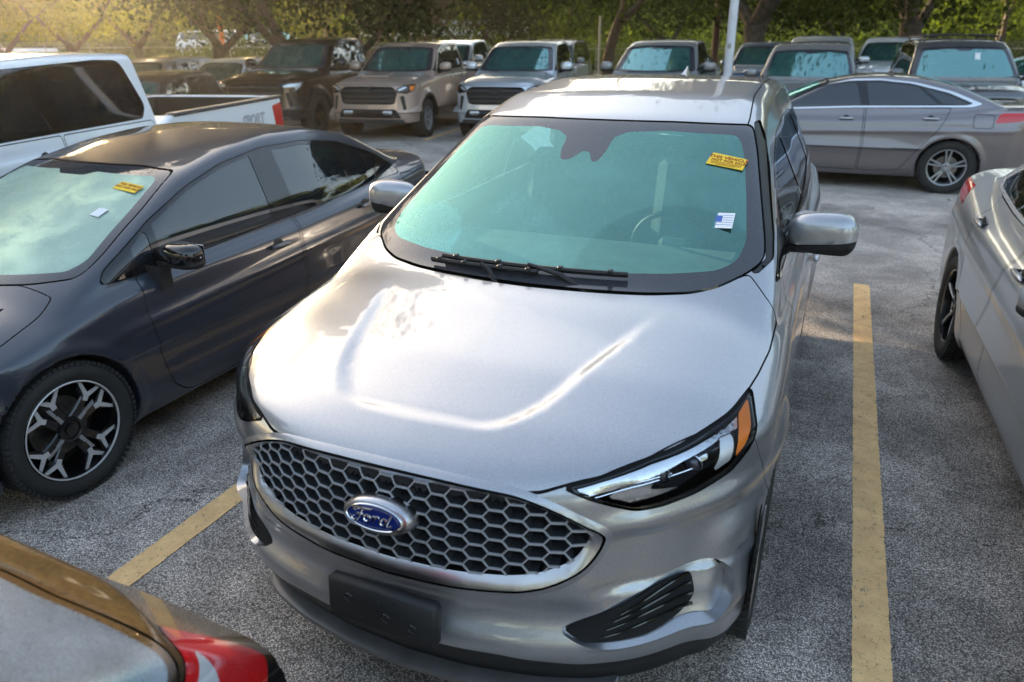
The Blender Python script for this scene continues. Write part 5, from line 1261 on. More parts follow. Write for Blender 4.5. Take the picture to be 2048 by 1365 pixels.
C_SUV = dict(H=1.95, ws=[(0, 1.665), (.40, 1.66), (.665, 1.635, .05), (.71, 1.52), (.785, 1.27), (.81, 1.18, .04), (.4, 1.160), (0, 1.155)],
    wsi=[(0, 1.60), (.08, 1.60), (.14, 1.635), (.62, 1.61, .04), (.665, 1.50), (.735, 1.27), (.74, 1.215, .05), (.4, 1.19), (0, 1.187)],
    dlo=[(1.52, 1.175, .02), (2.12, 1.56), (2.35, 1.68, .08), (3.2, 1.715), (4.2, 1.69), (4.45, 1.63, .08), (4.52, 1.25), (4.4, 1.20, .03)],
    panes=[[(1.74, 1.205), (2.17, 1.53), (2.38, 1.635), (2.60, 1.655), (2.64, 1.205, .01)], [(2.78, 1.205, .01), (2.74, 1.66), (3.35, 1.67), (3.55, 1.64, .04), (3.58, 1.215)], [(3.72, 1.215), (3.70, 1.66), (4.2, 1.64), (4.38, 1.59), (4.42, 1.25)]],
    doors=[('front_door', [(1.54, 1.16, .02), (1.5, .9), (1.53, .42), (2.70, .40), (2.71, 1.16, .02)]), ('rear_door', [(2.73, 1.16, .02), (2.72, .40), (3.3, .42), (3.5, .75), (3.62, 1.16, .03)])],
    grille=[(0, .96), (.48, .955), (.60, .90), (.55, .72), (0, .70)], lower=[[(0, .60), (.55, .60), (.62, .45), (0, .45)]], lamp=[[(.66, .93), (.90, .985), (1.28, .99), (1.2, .90), (.92, .86), (.68, .87)]], drl=[[(.70, .92), (.88, .97), (1.1, .975), (.95, .95), (.74, .90)]],
    hood=[(0, .09), (.5, .10), (.68, .16), (.78, .40), (.82, .9), (.82, 1.34), (.6, 1.31), (0, 1.27)], cladding=.04, handles=[(2.5, 1.03), (3.42, 1.03)], mirror=(1.05, 1.72, 1.25, (.12, .09, .08)), wheel=(.37, .25, .23, 'truck', 'alloyg'), cab=1.8, cabz=1.28, bars=[.90, .82, .75], emblem=.85)
C_SEDAN = dict(H=1.6, glass='screen_dew', ws=[(0, 1.318), (.35, 1.315), (.562, 1.295, .03), (.65, 1.156), (.719, 1.006), (.730, .942, .04), (.58, .932), (.38, .930), (0, .93)],
    wsi=[(0, 1.275), (.10, 1.275), (.14, 1.290), (.50, 1.277, .03), (.537, 1.265, .03), (.604, 1.162), (.685, .995), (.66, .965, .03), (.45, .960), (0, .958)],
    rw=[(0, 1.345), (.42, 1.32), (.52, 1.29, .05), (.60, 1.12), (.55, 1.09, .05), (0, 1.098)], rwi=[(0, 1.32), (.40, 1.30), (.49, 1.27, .05), (.56, 1.13), (.5, 1.115, .05), (0, 1.12)],
    dlo=[(1.25, .905, .02), (1.30, .952, .02), (1.47, 1.03), (1.66, 1.115), (1.98, 1.228), (2.30, 1.302), (2.66, 1.342), (3.05, 1.336), (3.42, 1.287), (3.83, 1.152), (4.06, 1.035, .04), (3.98, .990, .04), (3.72, .980), (3.3, .962), (2.6, .942), (1.8, .920), (1.4, .892)],
    panes=[[(1.470, .922, .01), (1.480, 1.015, .01), (1.605, 1.080, .01), (1.578, .928, .01)], [(1.622, .932, .01), (1.655, 1.095, .01), (1.98, 1.208), (2.30, 1.280), (2.53, 1.308, .01), (2.475, .958, .01)], [(2.69, .966, .01), (2.735, 1.318, .01), (3.05, 1.312), (3.36, 1.268, .01), (3.345, .982, .02)], [(3.40, .985, .01), (3.41, 1.254, .01), (3.60, 1.205), (3.80, 1.138, .01), (3.72, 1.0, .01)], [(3.78, 1.003, .01), (3.84, 1.122, .01), (4.00, 1.04, .02), (3.96, 1.008, .02)]],
    doors=[('front_door', [(1.44, .895, .02), (1.41, .72), (1.45, .50), (1.50, .30, .05), (1.62, .205, .06), (2.60, .205, .05), (2.61, .5), (2.595, .72), (2.64, .943, .02)]), ('rear_door', [(2.665, .943, .02), (2.62, .72), (2.635, .5), (2.625, .205, .05), (3.10, .215, .12), (3.24, .46), (3.45, .72), (3.70, .985, .03)])],
    lamp=[[(.60, .62), (.80, .68), (1.12, .745), (1.42, .775), (1.30, .70), (1.0, .62), (.75, .585)]], drl=[[(.66, .615), (.9, .66), (1.2, .71), (1.0, .66), (.75, .60)]],
    grille=[(0, .44), (.45, .44), (.60, .30), (.45, .22), (0, .22)], bars=[.38, .32, .27], fuel=[(3.97, .865), (4.10, .865), (4.13, .985), (3.95, .985)],
    hood=[(0, .05), (.3, .07), (.55, .16), (.68, .30), (.745, .6), (.778, .765), (.748, .985), (.718, 1.075, .02), (.58, 1.065), (.4, 1.03), (0, 1.0)], handles=[(2.42, .815), (3.37, .872)], hmat='paint', mirror=(.955, 1.63, .972, (.120, .085, .062)), mmat='gloss', mind=1, ped=1,
    wheel=(.318, .225, .2286, 'star', 'alloyg'), cab=1.75, cabz=1.05)
C_CAMRY = dict(H=1.6, glass='screen_far', trim='brightwork', rglass='sideglass',
    rw=[(0, 1.365), (.42, 1.35), (.54, 1.31, .05), (.62, 1.13), (.55, 1.105, .05), (0, 1.113)], rwi=[(0, 1.34), (.40, 1.325), (.51, 1.29, .05), (.58, 1.15), (.5, 1.13, .05), (0, 1.137)],
    dlo=[(1.30, .975, .03), (1.72, 1.20), (2.05, 1.325), (2.45, 1.395), (2.85, 1.405), (3.25, 1.370), (3.70, 1.265), (4.08, 1.115, .04), (3.95, 1.075, .04), (3.4, 1.065), (2.6, 1.045), (1.8, 1.005)],
    dloi=[(1.42, 1.000, .03), (1.76, 1.180), (2.08, 1.300), (2.47, 1.370), (2.85, 1.380), (3.22, 1.346), (3.66, 1.242), (3.96, 1.120, .03), (3.88, 1.098, .03), (3.4, 1.088), (2.6, 1.068), (1.8, 1.028)],
    panes=[[(1.50, 1.02, .01), (1.78, 1.165), (2.09, 1.283), (2.46, 1.352), (2.56, 1.356, .01), (2.66, 1.075, .01)], [(2.76, 1.080, .01), (2.68, 1.36, .01), (2.85, 1.363), (3.20, 1.330), (3.30, 1.31, .01), (3.56, 1.11, .01)], [(3.62, 1.11, .01), (3.36, 1.30, .01), (3.64, 1.228), (3.90, 1.125, .02), (3.86, 1.115, .02)]],
    doors=[('front_door', [(1.45, .99, .02), (1.48, .80), (1.56, .50), (1.62, .27, .05), (2.70, .255, .04), (2.72, .60), (2.70, 1.05, .02)]), ('rear_door', [(2.725, 1.05, .02), (2.745, .60), (2.725, .255, .04), (3.22, .265, .12), (3.38, .52), (3.60, .80), (3.72, 1.065, .03)])],
    tail=[[(-.20, .90), (-.45, .93), (-.62, .985), (-.50, 1.03), (-.20, 1.02)]], fuel=[(3.98, .84), (4.20, .84), (4.20, 1.0), (3.98, 1.0)],
    handles=[(2.50, .915), (3.50, .94)], hmat='satin', mirror=(.96, 1.66, 1.06, (.115, .08, .07)), wheel=(.335, .22, .225, 'ten', 'alloyg'), cab=1.85, cabz=1.08,
    grille=[(0, .44), (.45, .44), (.60, .30), (.45, .22), (0, .22)], hood=[(0, .05), (.3, .07), (.55, .16), (.66, .30), (.72, .6), (.745, 1.0), (.74, 1.26, .02), (.4, 1.18), (0, 1.14)])
C_CAMRY['ws'] = [(0, 1.365), (.35, 1.360), (.58, 1.335, .04), (.64, 1.22), (.725, 1.06), (.76, .995, .04), (.5, .99), (0, .985)]
C_CAMRY['wsi'] = [(0, 1.325), (.07, 1.325), (.12, 1.34), (.52, 1.315, .04), (.60, 1.20), (.685, 1.06), (.68, 1.03, .03), (.45, 1.02), (0, 1.015)]

# ------------------------------------------------------------------ ground
def dip(x, y):
    a = sstep(-9.8, -14.5, np.asarray(x, float))*.22; b = sstep(24, 50, np.asarray(y, float))*.55
    return -np.maximum(a, b)
def asphalt():
    m, nt = nm('coarse_asphalt'); out = nd(nt, 'ShaderNodeOutputMaterial'); b = nd(nt, 'ShaderNodeBsdfPrincipled'); tc = nd(nt, 'ShaderNodeTexCoord'); src = tc.outputs['Object']
    v = nd(nt, 'ShaderNodeTexVoronoi', i_Scale=185.0); lk(nt, src, v.inputs['Vector'])
    hv = nd(nt, 'ShaderNodeSeparateColor', mode='HSV'); lk(nt, v.outputs['Color'], hv.inputs[0])
    st = nd(nt, 'ShaderNodeValToRGB'); e = st.color_ramp.elements; e[0].position = 0; e[0].color = (.22, .185, .160, 1); e[1].position = 1; e[1].color = (.90, .80, .70, 1)
    for p_, c_ in ((.30, (.42, .355, .31)), (.55, (.62, .535, .47)), (.80, (.78, .67, .585))):
        q = e.new(p_); q.color = (*c_, 1)
    sx = nd(nt, 'ShaderNodeSeparateXYZ'); lk(nt, v.outputs['Color'], sx.inputs[0]); lk(nt, sx.outputs[0], st.inputs[0])
    # dark binder between the stones
    g = nd(nt, 'ShaderNodeMapRange', i_1=.28, i_2=.62, i_3=1.0, i_4=.30); lk(nt, v.outputs['Distance'], g.inputs[0])
    m1 = nd(nt, 'ShaderNodeVectorMath', operation='SCALE'); lk(nt, st.outputs[0], m1.inputs[0]); lk(nt, g.outputs[0], m1.inputs['Scale'])
    # worn pale areas and sealed dark patches
    n = nd(nt, 'ShaderNodeTexNoise', i_Scale=1.05, i_Detail=6.0, i_Roughness=.62, i_Distortion=.4); lk(nt, src, n.inputs['Vector'])
    n3 = nd(nt, 'ShaderNodeTexNoise', i_Scale=6.0, i_Detail=5.0, i_Roughness=.6); lk(nt, src, n3.inputs['Vector'])
    k = nd(nt, 'ShaderNodeMapRange', i_1=.38, i_2=.62, i_3=.62, i_4=1.4); lk(nt, n.outputs['Fac'], k.inputs[0])
    k3 = nd(nt, 'ShaderNodeMapRange', i_1=.3, i_2=.7, i_3=.78, i_4=1.22); lk(nt, n3.outputs['Fac'], k3.inputs[0])
    kk = nd(nt, 'ShaderNodeMath', operation='MULTIPLY'); lk(nt, k.outputs[0], kk.inputs[0]); lk(nt, k3.outputs[0], kk.inputs[1])
    m2 = nd(nt, 'ShaderNodeVectorMath', operation='SCALE'); lk(nt, m1.outputs[0], m2.inputs[0]); lk(nt, kk.outputs[0], m2.inputs['Scale'])
    # the aisle beyond the bays is older and paler
    px = nd(nt, 'ShaderNodeSeparateXYZ'); lk(nt, src, px.inputs[0])
    wob = nd(nt, 'ShaderNodeMath', operation='MULTIPLY_ADD'); lk(nt, n.outputs['Fac'], wob.inputs[0]); wob.inputs[1].default_value = 3.0; lk(nt, px.outputs['Y'], wob.inputs[2])
    a = nd(nt, 'ShaderNodeMapRange', i_1=4.6, i_2=7.8, i_3=0.0, i_4=1.0); lk(nt, wob.outputs[0], a.inputs[0])
    pale = nd(nt, 'ShaderNodeVectorMath', operation='SCALE'); lk(nt, m2.outputs[0], pale.inputs[0]); pale.inputs['Scale'].default_value = .9
    add = nd(nt, 'ShaderNodeVectorMath', operation='ADD'); lk(nt, pale.outputs[0], add.inputs[0]); add.inputs[1].default_value = (.155, .140, .128)
    mx = nd(nt, 'ShaderNodeMix', data_type='RGBA'); lk(nt, a.outputs[0], mx.inputs[0]); lk(nt, m2.outputs[0], mx.inputs[6]); lk(nt, add.outputs[0], mx.inputs[7])
    # oil stains
    n4 = nd(nt, 'ShaderNodeTexNoise', i_Scale=.55, i_Detail=4.0, i_Roughness=.55); mp = nd(nt, 'ShaderNodeMapping'); mp.inputs['Location'].default_value = (7.3, 2.1, 0); lk(nt, src, mp.inputs[0]); lk(nt, mp.outputs[0], n4.inputs['Vector'])
    o = nd(nt, 'ShaderNodeMapRange', i_1=.54, i_2=.66, i_3=1.0, i_4=.52); lk(nt, n4.outputs['Fac'], o.inputs[0])
    m3 = nd(nt, 'ShaderNodeVectorMath', operation='SCALE'); lk(nt, mx.outputs[2], m3.inputs[0]); lk(nt, o.outputs[0], m3.inputs['Scale'])
    # a few long cracks
    vc = nd(nt, 'ShaderNodeTexVoronoi', i_Scale=.33); vc.feature = 'DISTANCE_TO_EDGE'; nw = nd(nt, 'ShaderNodeTexNoise', i_Scale=1.6, i_Detail=7.0, i_Roughness=.65); lk(nt, src, nw.inputs['Vector'])
    wv = nd(nt, 'ShaderNodeVectorMath', operation='MULTIPLY_ADD'); lk(nt, nw.outputs['Color'], wv.inputs[0]); wv.inputs[1].default_value = (1.1, 1.1, 0); lk(nt, src, wv.inputs[2]); lk(nt, wv.outputs[0], vc.inputs['Vector'])
    ck = nd(nt, 'ShaderNodeMapRange', i_1=.0008, i_2=.0030, i_3=.28, i_4=1.0); lk(nt, vc.outputs['Distance'], ck.inputs[0])
    m4 = nd(nt, 'ShaderNodeVectorMath', operation='SCALE'); lk(nt, m3.outputs[0], m4.inputs[0]); lk(nt, ck.outputs[0], m4.inputs['Scale'])
    lk(nt, m4.outputs[0], b.inputs['Base Color']); b.inputs['Roughness'].default_value = .82
    bp = nd(nt, 'ShaderNodeBump', i_Strength=.75, i_Distance=.004); bp.invert = True; lk(nt, v.outputs['Distance'], bp.inputs['Height']); lk(nt, bp.outputs[0], b.inputs['Normal'])
    lk(nt, b.outputs[0], out.inputs[0]); return m
def line_paint():
    m, nt = nm('worn_yellow_line_paint'); out = nd(nt, 'ShaderNodeOutputMaterial'); b = nd(nt, 'ShaderNodeBsdfPrincipled'); tc = nd(nt, 'ShaderNodeTexCoord'); src = tc.outputs['Object']
    n = nd(nt, 'ShaderNodeTexNoise', i_Scale=9.0, i_Detail=6.0, i_Roughness=.6); lk(nt, src, n.inputs['Vector'])
    r = nd(nt, 'ShaderNodeValToRGB'); e = r.color_ramp.elements; e[0].position = .3; e[0].color = (.74, .44, .20, 1); e[1].position = .7; e[1].color = (.95, .62, .28, 1); lk(nt, n.outputs['Fac'], r.inputs[0])
    lk(nt, r.outputs[0], b.inputs['Base Color']); b.inputs['Roughness'].default_value = .75
    v = nd(nt, 'ShaderNodeTexVoronoi', i_Scale=46.0); v.feature = 'DISTANCE_TO_EDGE'; nx = nd(nt, 'ShaderNodeTexNoise', i_Scale=30.0, i_Detail=3.0); lk(nt, src, nx.inputs['Vector'])
    mxv = nd(nt, 'ShaderNodeVectorMath', operation='MULTIPLY_ADD'); lk(nt, nx.outputs['Color'], mxv.inputs[0]); mxv.inputs[1].default_value = (.03, .03, .03); lk(nt, src, mxv.inputs[2]); lk(nt, mxv.outputs[0], v.inputs['Vector'])
    c = nd(nt, 'ShaderNodeMapRange', i_1=.010, i_2=.035, i_3=1.0, i_4=0.0); lk(nt, v.outputs['Distance'], c.inputs[0])
    n2 = nd(nt, 'ShaderNodeTexNoise', i_Scale=26.0, i_Detail=5.0, i_Roughness=.7); lk(nt, src, n2.inputs['Vector'])
    c2 = nd(nt, 'ShaderNodeMapRange', i_1=.50, i_2=.60, i_3=0.0, i_4=1.0); lk(nt, n2.outputs['Fac'], c2.inputs[0])
    c3 = nd(nt, 'ShaderNodeMath', operation='MULTIPLY'); lk(nt, c.outputs[0], c3.inputs[0]); lk(nt, c2.outputs[0], c3.inputs[1])
    c4 = nd(nt, 'ShaderNodeMapRange', i_1=.64, i_2=.70, i_3=0.0, i_4=1.0); lk(nt, n2.outputs['Fac'], c4.inputs[0])
    # ragged edge across the stripe (local x, +-0.06)
    sx = nd(nt, 'ShaderNodeSeparateXYZ'); lk(nt, src, sx.inputs[0]); ab = nd(nt, 'ShaderNodeMath', operation='ABSOLUTE'); lk(nt, sx.outputs[0], ab.inputs[0])
    ed = nd(nt, 'ShaderNodeMath', operation='MULTIPLY_ADD'); lk(nt, n2.outputs['Fac'], ed.inputs[0]); ed.inputs[1].default_value = .018; lk(nt, ab.outputs[0], ed.inputs[2])
    eg = nd(nt, 'ShaderNodeMath', operation='GREATER_THAN'); lk(nt, ed.outputs[0], eg.inputs[0]); eg.inputs[1].default_value = .0705
    m1 = nd(nt, 'ShaderNodeMath', operation='MAXIMUM'); lk(nt, c3.outputs[0], m1.inputs[0]); lk(nt, c4.outputs[0], m1.inputs[1])
    m2 = nd(nt, 'ShaderNodeMath', operation='MAXIMUM'); lk(nt, m1.outputs[0], m2.inputs[0]); lk(nt, eg.outputs[0], m2.inputs[1])
    t = nd(nt, 'ShaderNodeBsdfTransparent'); ms = nd(nt, 'ShaderNodeMixShader'); lk(nt, m2.outputs[0], ms.inputs[0]); lk(nt, b.outputs[0], ms.inputs[1]); lk(nt, t.outputs[0], ms.inputs[2]); lk(nt, ms.outputs[0], out.inputs[0])
    bp = nd(nt, 'ShaderNodeBump', i_Strength=.5, i_Distance=.003); vv = nd(nt, 'ShaderNodeTexVoronoi', i_Scale=105.0); lk(nt, src, vv.inputs['Vector']); lk(nt, vv.outputs['Distance'], bp.inputs['Height']); bp.invert = True; lk(nt, bp.outputs[0], b.inputs['Normal'])
    return m
def sheet(name, x0, x1, y0, y1, dz, mat, n=(40, 60)):
    xs = np.linspace(x0, x1, n[0]); ys = np.linspace(y0, y1, n[1]); X, Y = np.meshgrid(xs, ys, indexing='ij'); V = np.stack([X.ravel(), Y.ravel(), dip(X, Y).ravel()+dz], 1)
    F = [(i*n[1]+j, (i+1)*n[1]+j, (i+1)*n[1]+j+1, i*n[1]+j+1) for i in range(n[0]-1) for j in range(n[1]-1)]
    o = mesh_np(name, V, F, mat); o['kind'] = 'structure'; return o
M['asphalt'] = asphalt(); M['line'] = line_paint()
M['dirt'] = pbr('dry_earth_and_leaves', (.13, .10, .06), .95, vary=(3, .5), bump=(30, .6))
M['grassg'] = pbr('grass_ground', (.09, .115, .03), .95, vary=(2, .45), bump=(60, .8))
M['road'] = pbr('pale_road', (.30, .285, .26), .9, vary=(1, .12))
sheet('ground', -160, 160, -60, 240, -.03, M['dirt'], (60, 60))
sheet('parking_lot', -60, 60, -30, 52, 0, M['asphalt'], (120, 120))
sheet('grass_verge', -70, 70, 53, 66, 0, M['grassg'], (40, 8))
sheet('street', -120, 120, 68, 76, 0, M['road'], (40, 4))
sheet('grass_field', -4, 90, 66.3, 120, .02, M['grassg'], (40, 20))
for x, y0, y1, lab in ((1.345, -1.6, 5.25, 'yellow painted bay line on the asphalt between the silver crossover and the silver sedan'), (-1.345, .12, 5.6, 'yellow painted bay line on the asphalt between the dark grey sedan and the silver crossover'), (4.1, -1.6, 5.25, None), (-4.05, .12, 5.6, None)):
    o = mesh_np('bay_line', [(-.075, y0, 0), (.075, y0, 0), (.075, y1, 0), (-.075, y1, 0)], [(0, 1, 2, 3)], M['line']); o.location = (x, 0, .004); o['kind'] = 'structure'
    if lab: o['label'] = lab
for k in range(-5, 5):
    o = mesh_np('bay_line', [(-.06, 0, 0), (.06, 0, 0), (.06, 5.0, 0), (-.06, 5.0, 0)], [(0, 1, 2, 3)], M['line']); o.location = (1.45+2.76*k*math.cos(.11), 13.0+2.76*k*math.sin(.11)*.9, .004+float(dip(1.45+2.76*k, 13))); o.rotation_euler = (0, 0, math.radians(7)); o['kind'] = 'structure'
# ------------------------------------------------------------------ vehicles
def at(lx, ly, wx, wy, rz):
    c, s = math.cos(math.radians(rz)), math.sin(math.radians(rz)); return (wx-(lx*c-ly*s), wy-(lx*s+ly*c))
hero, fhero = build_hero()
cor = thing('sedan', 'dark grey sedan with black alloy wheels beside the silver crossover', 'car', (-2.87, -.37, 0)); fC = dress(cor, P_SEDAN, C_SEDAN, .018, M['graphite'])
def sticker(root, f, x, z, w, h, mat, tilt=0., y0=.6, text=None):
    q, n_ = surf(f, [[x, y0, z]], (0, 1, 0)); q = q[0]+n_[0]*.004; Bs = basis(q, (math.cos(tilt), 0, -math.sin(tilt)), n_[0])
    e = bpy.data.objects.new('windscreen_notice', None); COL.objects.link(e); e.parent = root
    MB().prism([(-w/2, -h/2), (w/2, -h/2), (w/2, h/2), (-w/2, h/2)], .001, Bs).obj('notice_sheet', M[mat], e, smooth=False)
    if text:
        for k, t in enumerate(text): text_obj('notice_line', t, h*.34, Bs @ Matrix.Translation((0, h*(.24-.36*k), .0016)), M['ink'], e, bold=.0004)
    return e
sticker(cor, fC, .46, 1.235, .155, .07, 'yellow', .10, 1.0, ('THIS VEHICLE', 'NOT FOR SALE')); sticker(cor, fC, .485, 1.150, .06, .07, 'paper', .1, 1.0)
Q, n_ = surf(fC, np.stack([np.linspace(-.55, .35, 13), np.full(13, .75), np.linspace(.975, .968, 13)], 1), (0, 1, 0)); Q = Q+n_*.014; wp = bpy.data.objects.new('wiper', None); COL.objects.link(wp); wp.parent = cor
MB().tube(Q, .007, 6).obj('wiper_blade', M['seal'], wp); MB().tube([(.42, 1.02, .93), (.20, 1.05, .965), tuple(Q[6]+[0, 0, .012])], [.012, .010, .007], 8).obj('wiper_arm', M['plastic'], wp)
tau = thing('sedan', 'taupe grey sedan parked crosswise behind the silver crossover', 'car', (-1.45, 10.66, 0), -math.pi/2); dress(tau, P_SEDAN2, C_CAMRY, .022, M['taupe'])
sil = thing('sedan', 'silver sedan cut by the right edge of the picture', 'car', (*at(-.91, 3.78, 1.77, 3.86, 2.0), 0), math.radians(2.0)); C5 = dict(C_CAMRY); C5['wheel'] = (.335, .22, .232, 'fork', 'rimblack'); C5['trim'] = 'brightwork'; dress(sil, P_SEDAN2, C5, .02, M['cool'])
# dark hatchback close to the camera
hat = thing('hatchback', 'dark dusty hatchback with a red tail lamp in the near left corner', 'car', (-.62, -.58, 0), 0)
hat.location = (-.605, -.56-P_HATCH['L'], -.03)
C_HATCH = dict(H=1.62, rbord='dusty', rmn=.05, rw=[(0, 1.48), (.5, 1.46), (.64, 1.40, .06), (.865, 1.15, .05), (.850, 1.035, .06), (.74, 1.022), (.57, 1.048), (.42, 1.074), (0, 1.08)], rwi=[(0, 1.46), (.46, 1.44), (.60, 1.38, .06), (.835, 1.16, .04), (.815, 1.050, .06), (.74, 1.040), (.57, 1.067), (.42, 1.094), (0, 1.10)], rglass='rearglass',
wheel=(.33, .22, .22, 'ten', 'alloyg'), seams=1)
C_HATCH['rearlamp'] = ([(.55, .97, .01), (.60, 1.010), (.70, 1.012), (.755, 1.012), (.86, 1.02), (1.0, 1.0), (1.0, .74), (.60, .74)], [(.655, .975), (.86, .995), (.90, .93), (.73, .905)])
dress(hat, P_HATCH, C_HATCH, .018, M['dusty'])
rz = 14
wtr = thing('pickup_truck', 'white crew cab pickup truck with SPORT lettering on its bed side', 'pickup truck', (*at(.9, 3.80, -4.87, 4.05, rz), 0), math.radians(rz)); fW = dress(wtr, P_WTRUCK, C_WTRUCK, .026, M['white'])
q, n_ = surf(fW, [[1.5, 5.38, 1.08]], (-1, 0, 0)); text_obj('decal', 'SPORT', .17, basis(q[0]+n_[0]*.004, (0, 1, 0), n_[0]), M['decal'], wtr, .0004, .25, .004); text_obj('decal', 'SPORT', .17, basis(q[0]+n_[0]*.0055, (0, 1, 0), n_[0]), M['white'], wtr, .0004, .25, -.003)
for s in (1, -1): MB().box((.868*s, 5.02, 1.285), (.105, 2.30, .035), None, .012).obj('bed_rail_cap', M['plasticg'], wtr)
MB().box((0, 6.20, 1.285), (1.75, .06, .03), None, .012).obj('tailgate_cap', M['plasticg'], wtr)
MB().lathe([(0, .13), (.05, .13), (.09, .10), (.10, 0)], 'z', (-.1, 2.9, 1.84), 20).obj('roof_beacon_base', M['plasticg'], wtr)
# row of pickups
def row(kind, label, loc, rz, mat, p, c, h, cat): pass
G_ROW = 'pickup trucks and off-road cars in the row facing the camera'
rzA = 9
tan = thing('pickup_truck', 'tan crew cab pickup truck between the black and the pale silver pickups', 'pickup truck', (*at(.95, .93, -6.95, 12.75, rzA), 0), math.radians(rzA), G_ROW)
CT = dict(C_PICKUP); CT['lamp'] = C_PICKUP['lamp']; dress(tan, P_PICKUP, CT, .026, M['tan'])
MB().box((0, .62, 1.235), (.55, .42, .05), Matrix.Rotation(math.radians(6), 3, 'X'), .02).obj('bonnet_scoop', M['tan'], tan)
for s in (-.42, .42): MB().box((s, -.03, .56), (.20, .05, .07), None, .02).obj('fog_lamp', M['lampwhite'], tan)
MB().prism([(-.05, -.07), (.05, -.07), (.05, .07), (-.05, .07)], .002, basis((.845, 3.28, 1.42), (0, 1, 0), (1, 0, .3))).obj('window_sticker', M['paper'], tan)
ice = copy_tree(tan, (-5.25, 12.35, 0), math.radians(rzA-1), 'pale silver pickup truck between the tan pickup and the silver crossover roof', G_ROW); recolour(ice, {M['tan']: M['ice']})
for o in list(ice.children):
    if o.name.startswith(('bonnet_scoop', 'grille_mesh')): bpy.data.objects.remove(o)
t10 = copy_tree(ice, (-2.52, 12.75, 0), math.radians(3), 'grey pickup truck with wide windscreen left of the white pole', G_ROW); recolour(t10, {M['tan']: M['grey2'], M['ice']: M['grey2']})
t13 = thing('suv', 'grey sport utility vehicle just right of the white pole', 'suv', (.30, 13.05, 0), math.radians(1), G_ROW); dress(t13, P_SUV, C_SUV, .026, M['grey2'])
t16 = copy_tree(t13, (2.98, 12.9, 0), math.radians(4), 'charcoal sport utility vehicle with a black roof rack', G_ROW); recolour(t16, {M['grey2']: M['charcoal']}); t16.scale = (1.02, 1.02, 1.03)
b = MB()
for s in (-1, 1): b.tube([(.60*s, 2.35, 1.76), (.61*s, 2.42, 1.83), (.61*s, 4.2, 1.83), (.60*s, 4.3, 1.77)], .018, 6)
for y in (2.55, 3.3, 4.0): b.tube([(-.62, y, 1.83), (-.3, y, 1.855), (.3, y, 1.855), (.62, y, 1.83)], .018, 6)
b.obj('roof_rack', M['plastic'], t16)
MB().prism([(-.04, -.07), (.04, -.07), (.04, .07), (-.04, .07)], .002, basis((.20, 1.83, 1.515), (1, 0, 0), (0, -.82, .57))).obj('windscreen_sticker', M['paper'], t16)
blk = thing('pickup_truck', 'black full size pickup truck behind the forked tree', 'pickup truck', (*at(.99, 1.0, -9.40, 12.35, 10), 0), math.radians(10), G_ROW)
CB = dict(C_PICKUP); CB['cladding'] = .07; CB['wheel'] = (.40, .28, .23, 'truck', 'rimblack'); CB['drl'] = [[(.70, 1.0), (.88, 1.045), (1.28, 1.06), (1.22, .98), (1.05, .90), (1.02, .98), (.74, .97)]]; CB['lamp'] = [[(.66, 1.01), (.90, 1.06), (1.34, 1.075), (1.28, .97), (1.10, .86), (.92, .90), (.70, .93)]]; del CB['amber']
dress(blk, P_PICKUP, CB, .026, M['black']); blk.scale = (1.05, 1.06, 1.05)
MB().prism([(-.05, -.07), (.05, -.07), (.05, .07), (-.05, .07)], .002, basis((.845, 3.28, 1.42), (0, 1, 0), (1, 0, .3))).obj('window_sticker', M['paper'], blk)
t17 = copy_tree(t10, (6.1, 13.6, 0), math.radians(6), 'silver grey pickup truck cut by the right edge behind the silver sedan', G_ROW); recolour(t17, {M['grey2']: M['grey'], M['tan']: M['grey'], M['ice']: M['grey']})
G_BACK = 'cars parked further back in the lot'
def cp(src, pos, rz, label, frm, to, g=G_BACK, s=1.0, cat=None):
    o = copy_tree(src, (pos[0], pos[1], float(dip(*pos))), math.radians(rz), label, g, cat); recolour(o, {M[k]: M[to] for k in frm}); o.scale = (s, s, s); return o
P_ = ('tan', 'ice', 'grey2', 'grey', 'charcoal')
cp(t13, (-6.9, 18.2), 8, 'dark grey sport utility vehicle roof behind the pale silver pickup', P_, 'grey', s=1.03)
cp(tan, (-9.9, 17.8), 8, 'blue grey pickup cab behind the tan pickup', P_, 'ice')
cp(t13, (-14.6, 13.6), 10, 'white sport utility vehicle with roof rails behind the black pickup', P_, 'white', s=.93)
cp(t13, (.2, 19.3), 0, 'pale silver sport utility vehicle directly behind the grey one', P_, 'ice', s=1.06)
cp(t13, (-1.2, 19.6), 0, 'blue sport utility vehicle behind the white pole', P_, 'blue', s=.98)
cp(t13, (1.9, 21.5), -4, 'white sport utility vehicle left of the charcoal one with roof rack', P_, 'white', s=1.03)
cp(tau, (3.2, 20.7), -60, 'white sedan seen between the grey and charcoal off-road cars', ('taupe',), 'white')
cp(t13, (-2.7, 20.3), 178, 'black sport utility vehicle seen past the grey pickup cab', P_, 'black', s=.86)
cp(t13, (-9.5, 6.6), 20, 'low black hatchback just behind the bed of the white pickup', P_, 'black', s=.79, cat='car')
cp(t13, (-16.9, 13.0), 11, 'silver and black sport utility vehicle left of the white one', P_, 'grey', s=.94)
cp(cor, (-25.2, 17.4), 14, 'dark sedan far left before the chain link fence', ('graphite',), 'charcoal')
cp(t13, (-22.0, 18.2), 12, 'black sport utility vehicle far back before the chain link fence', P_, 'black', s=.88)

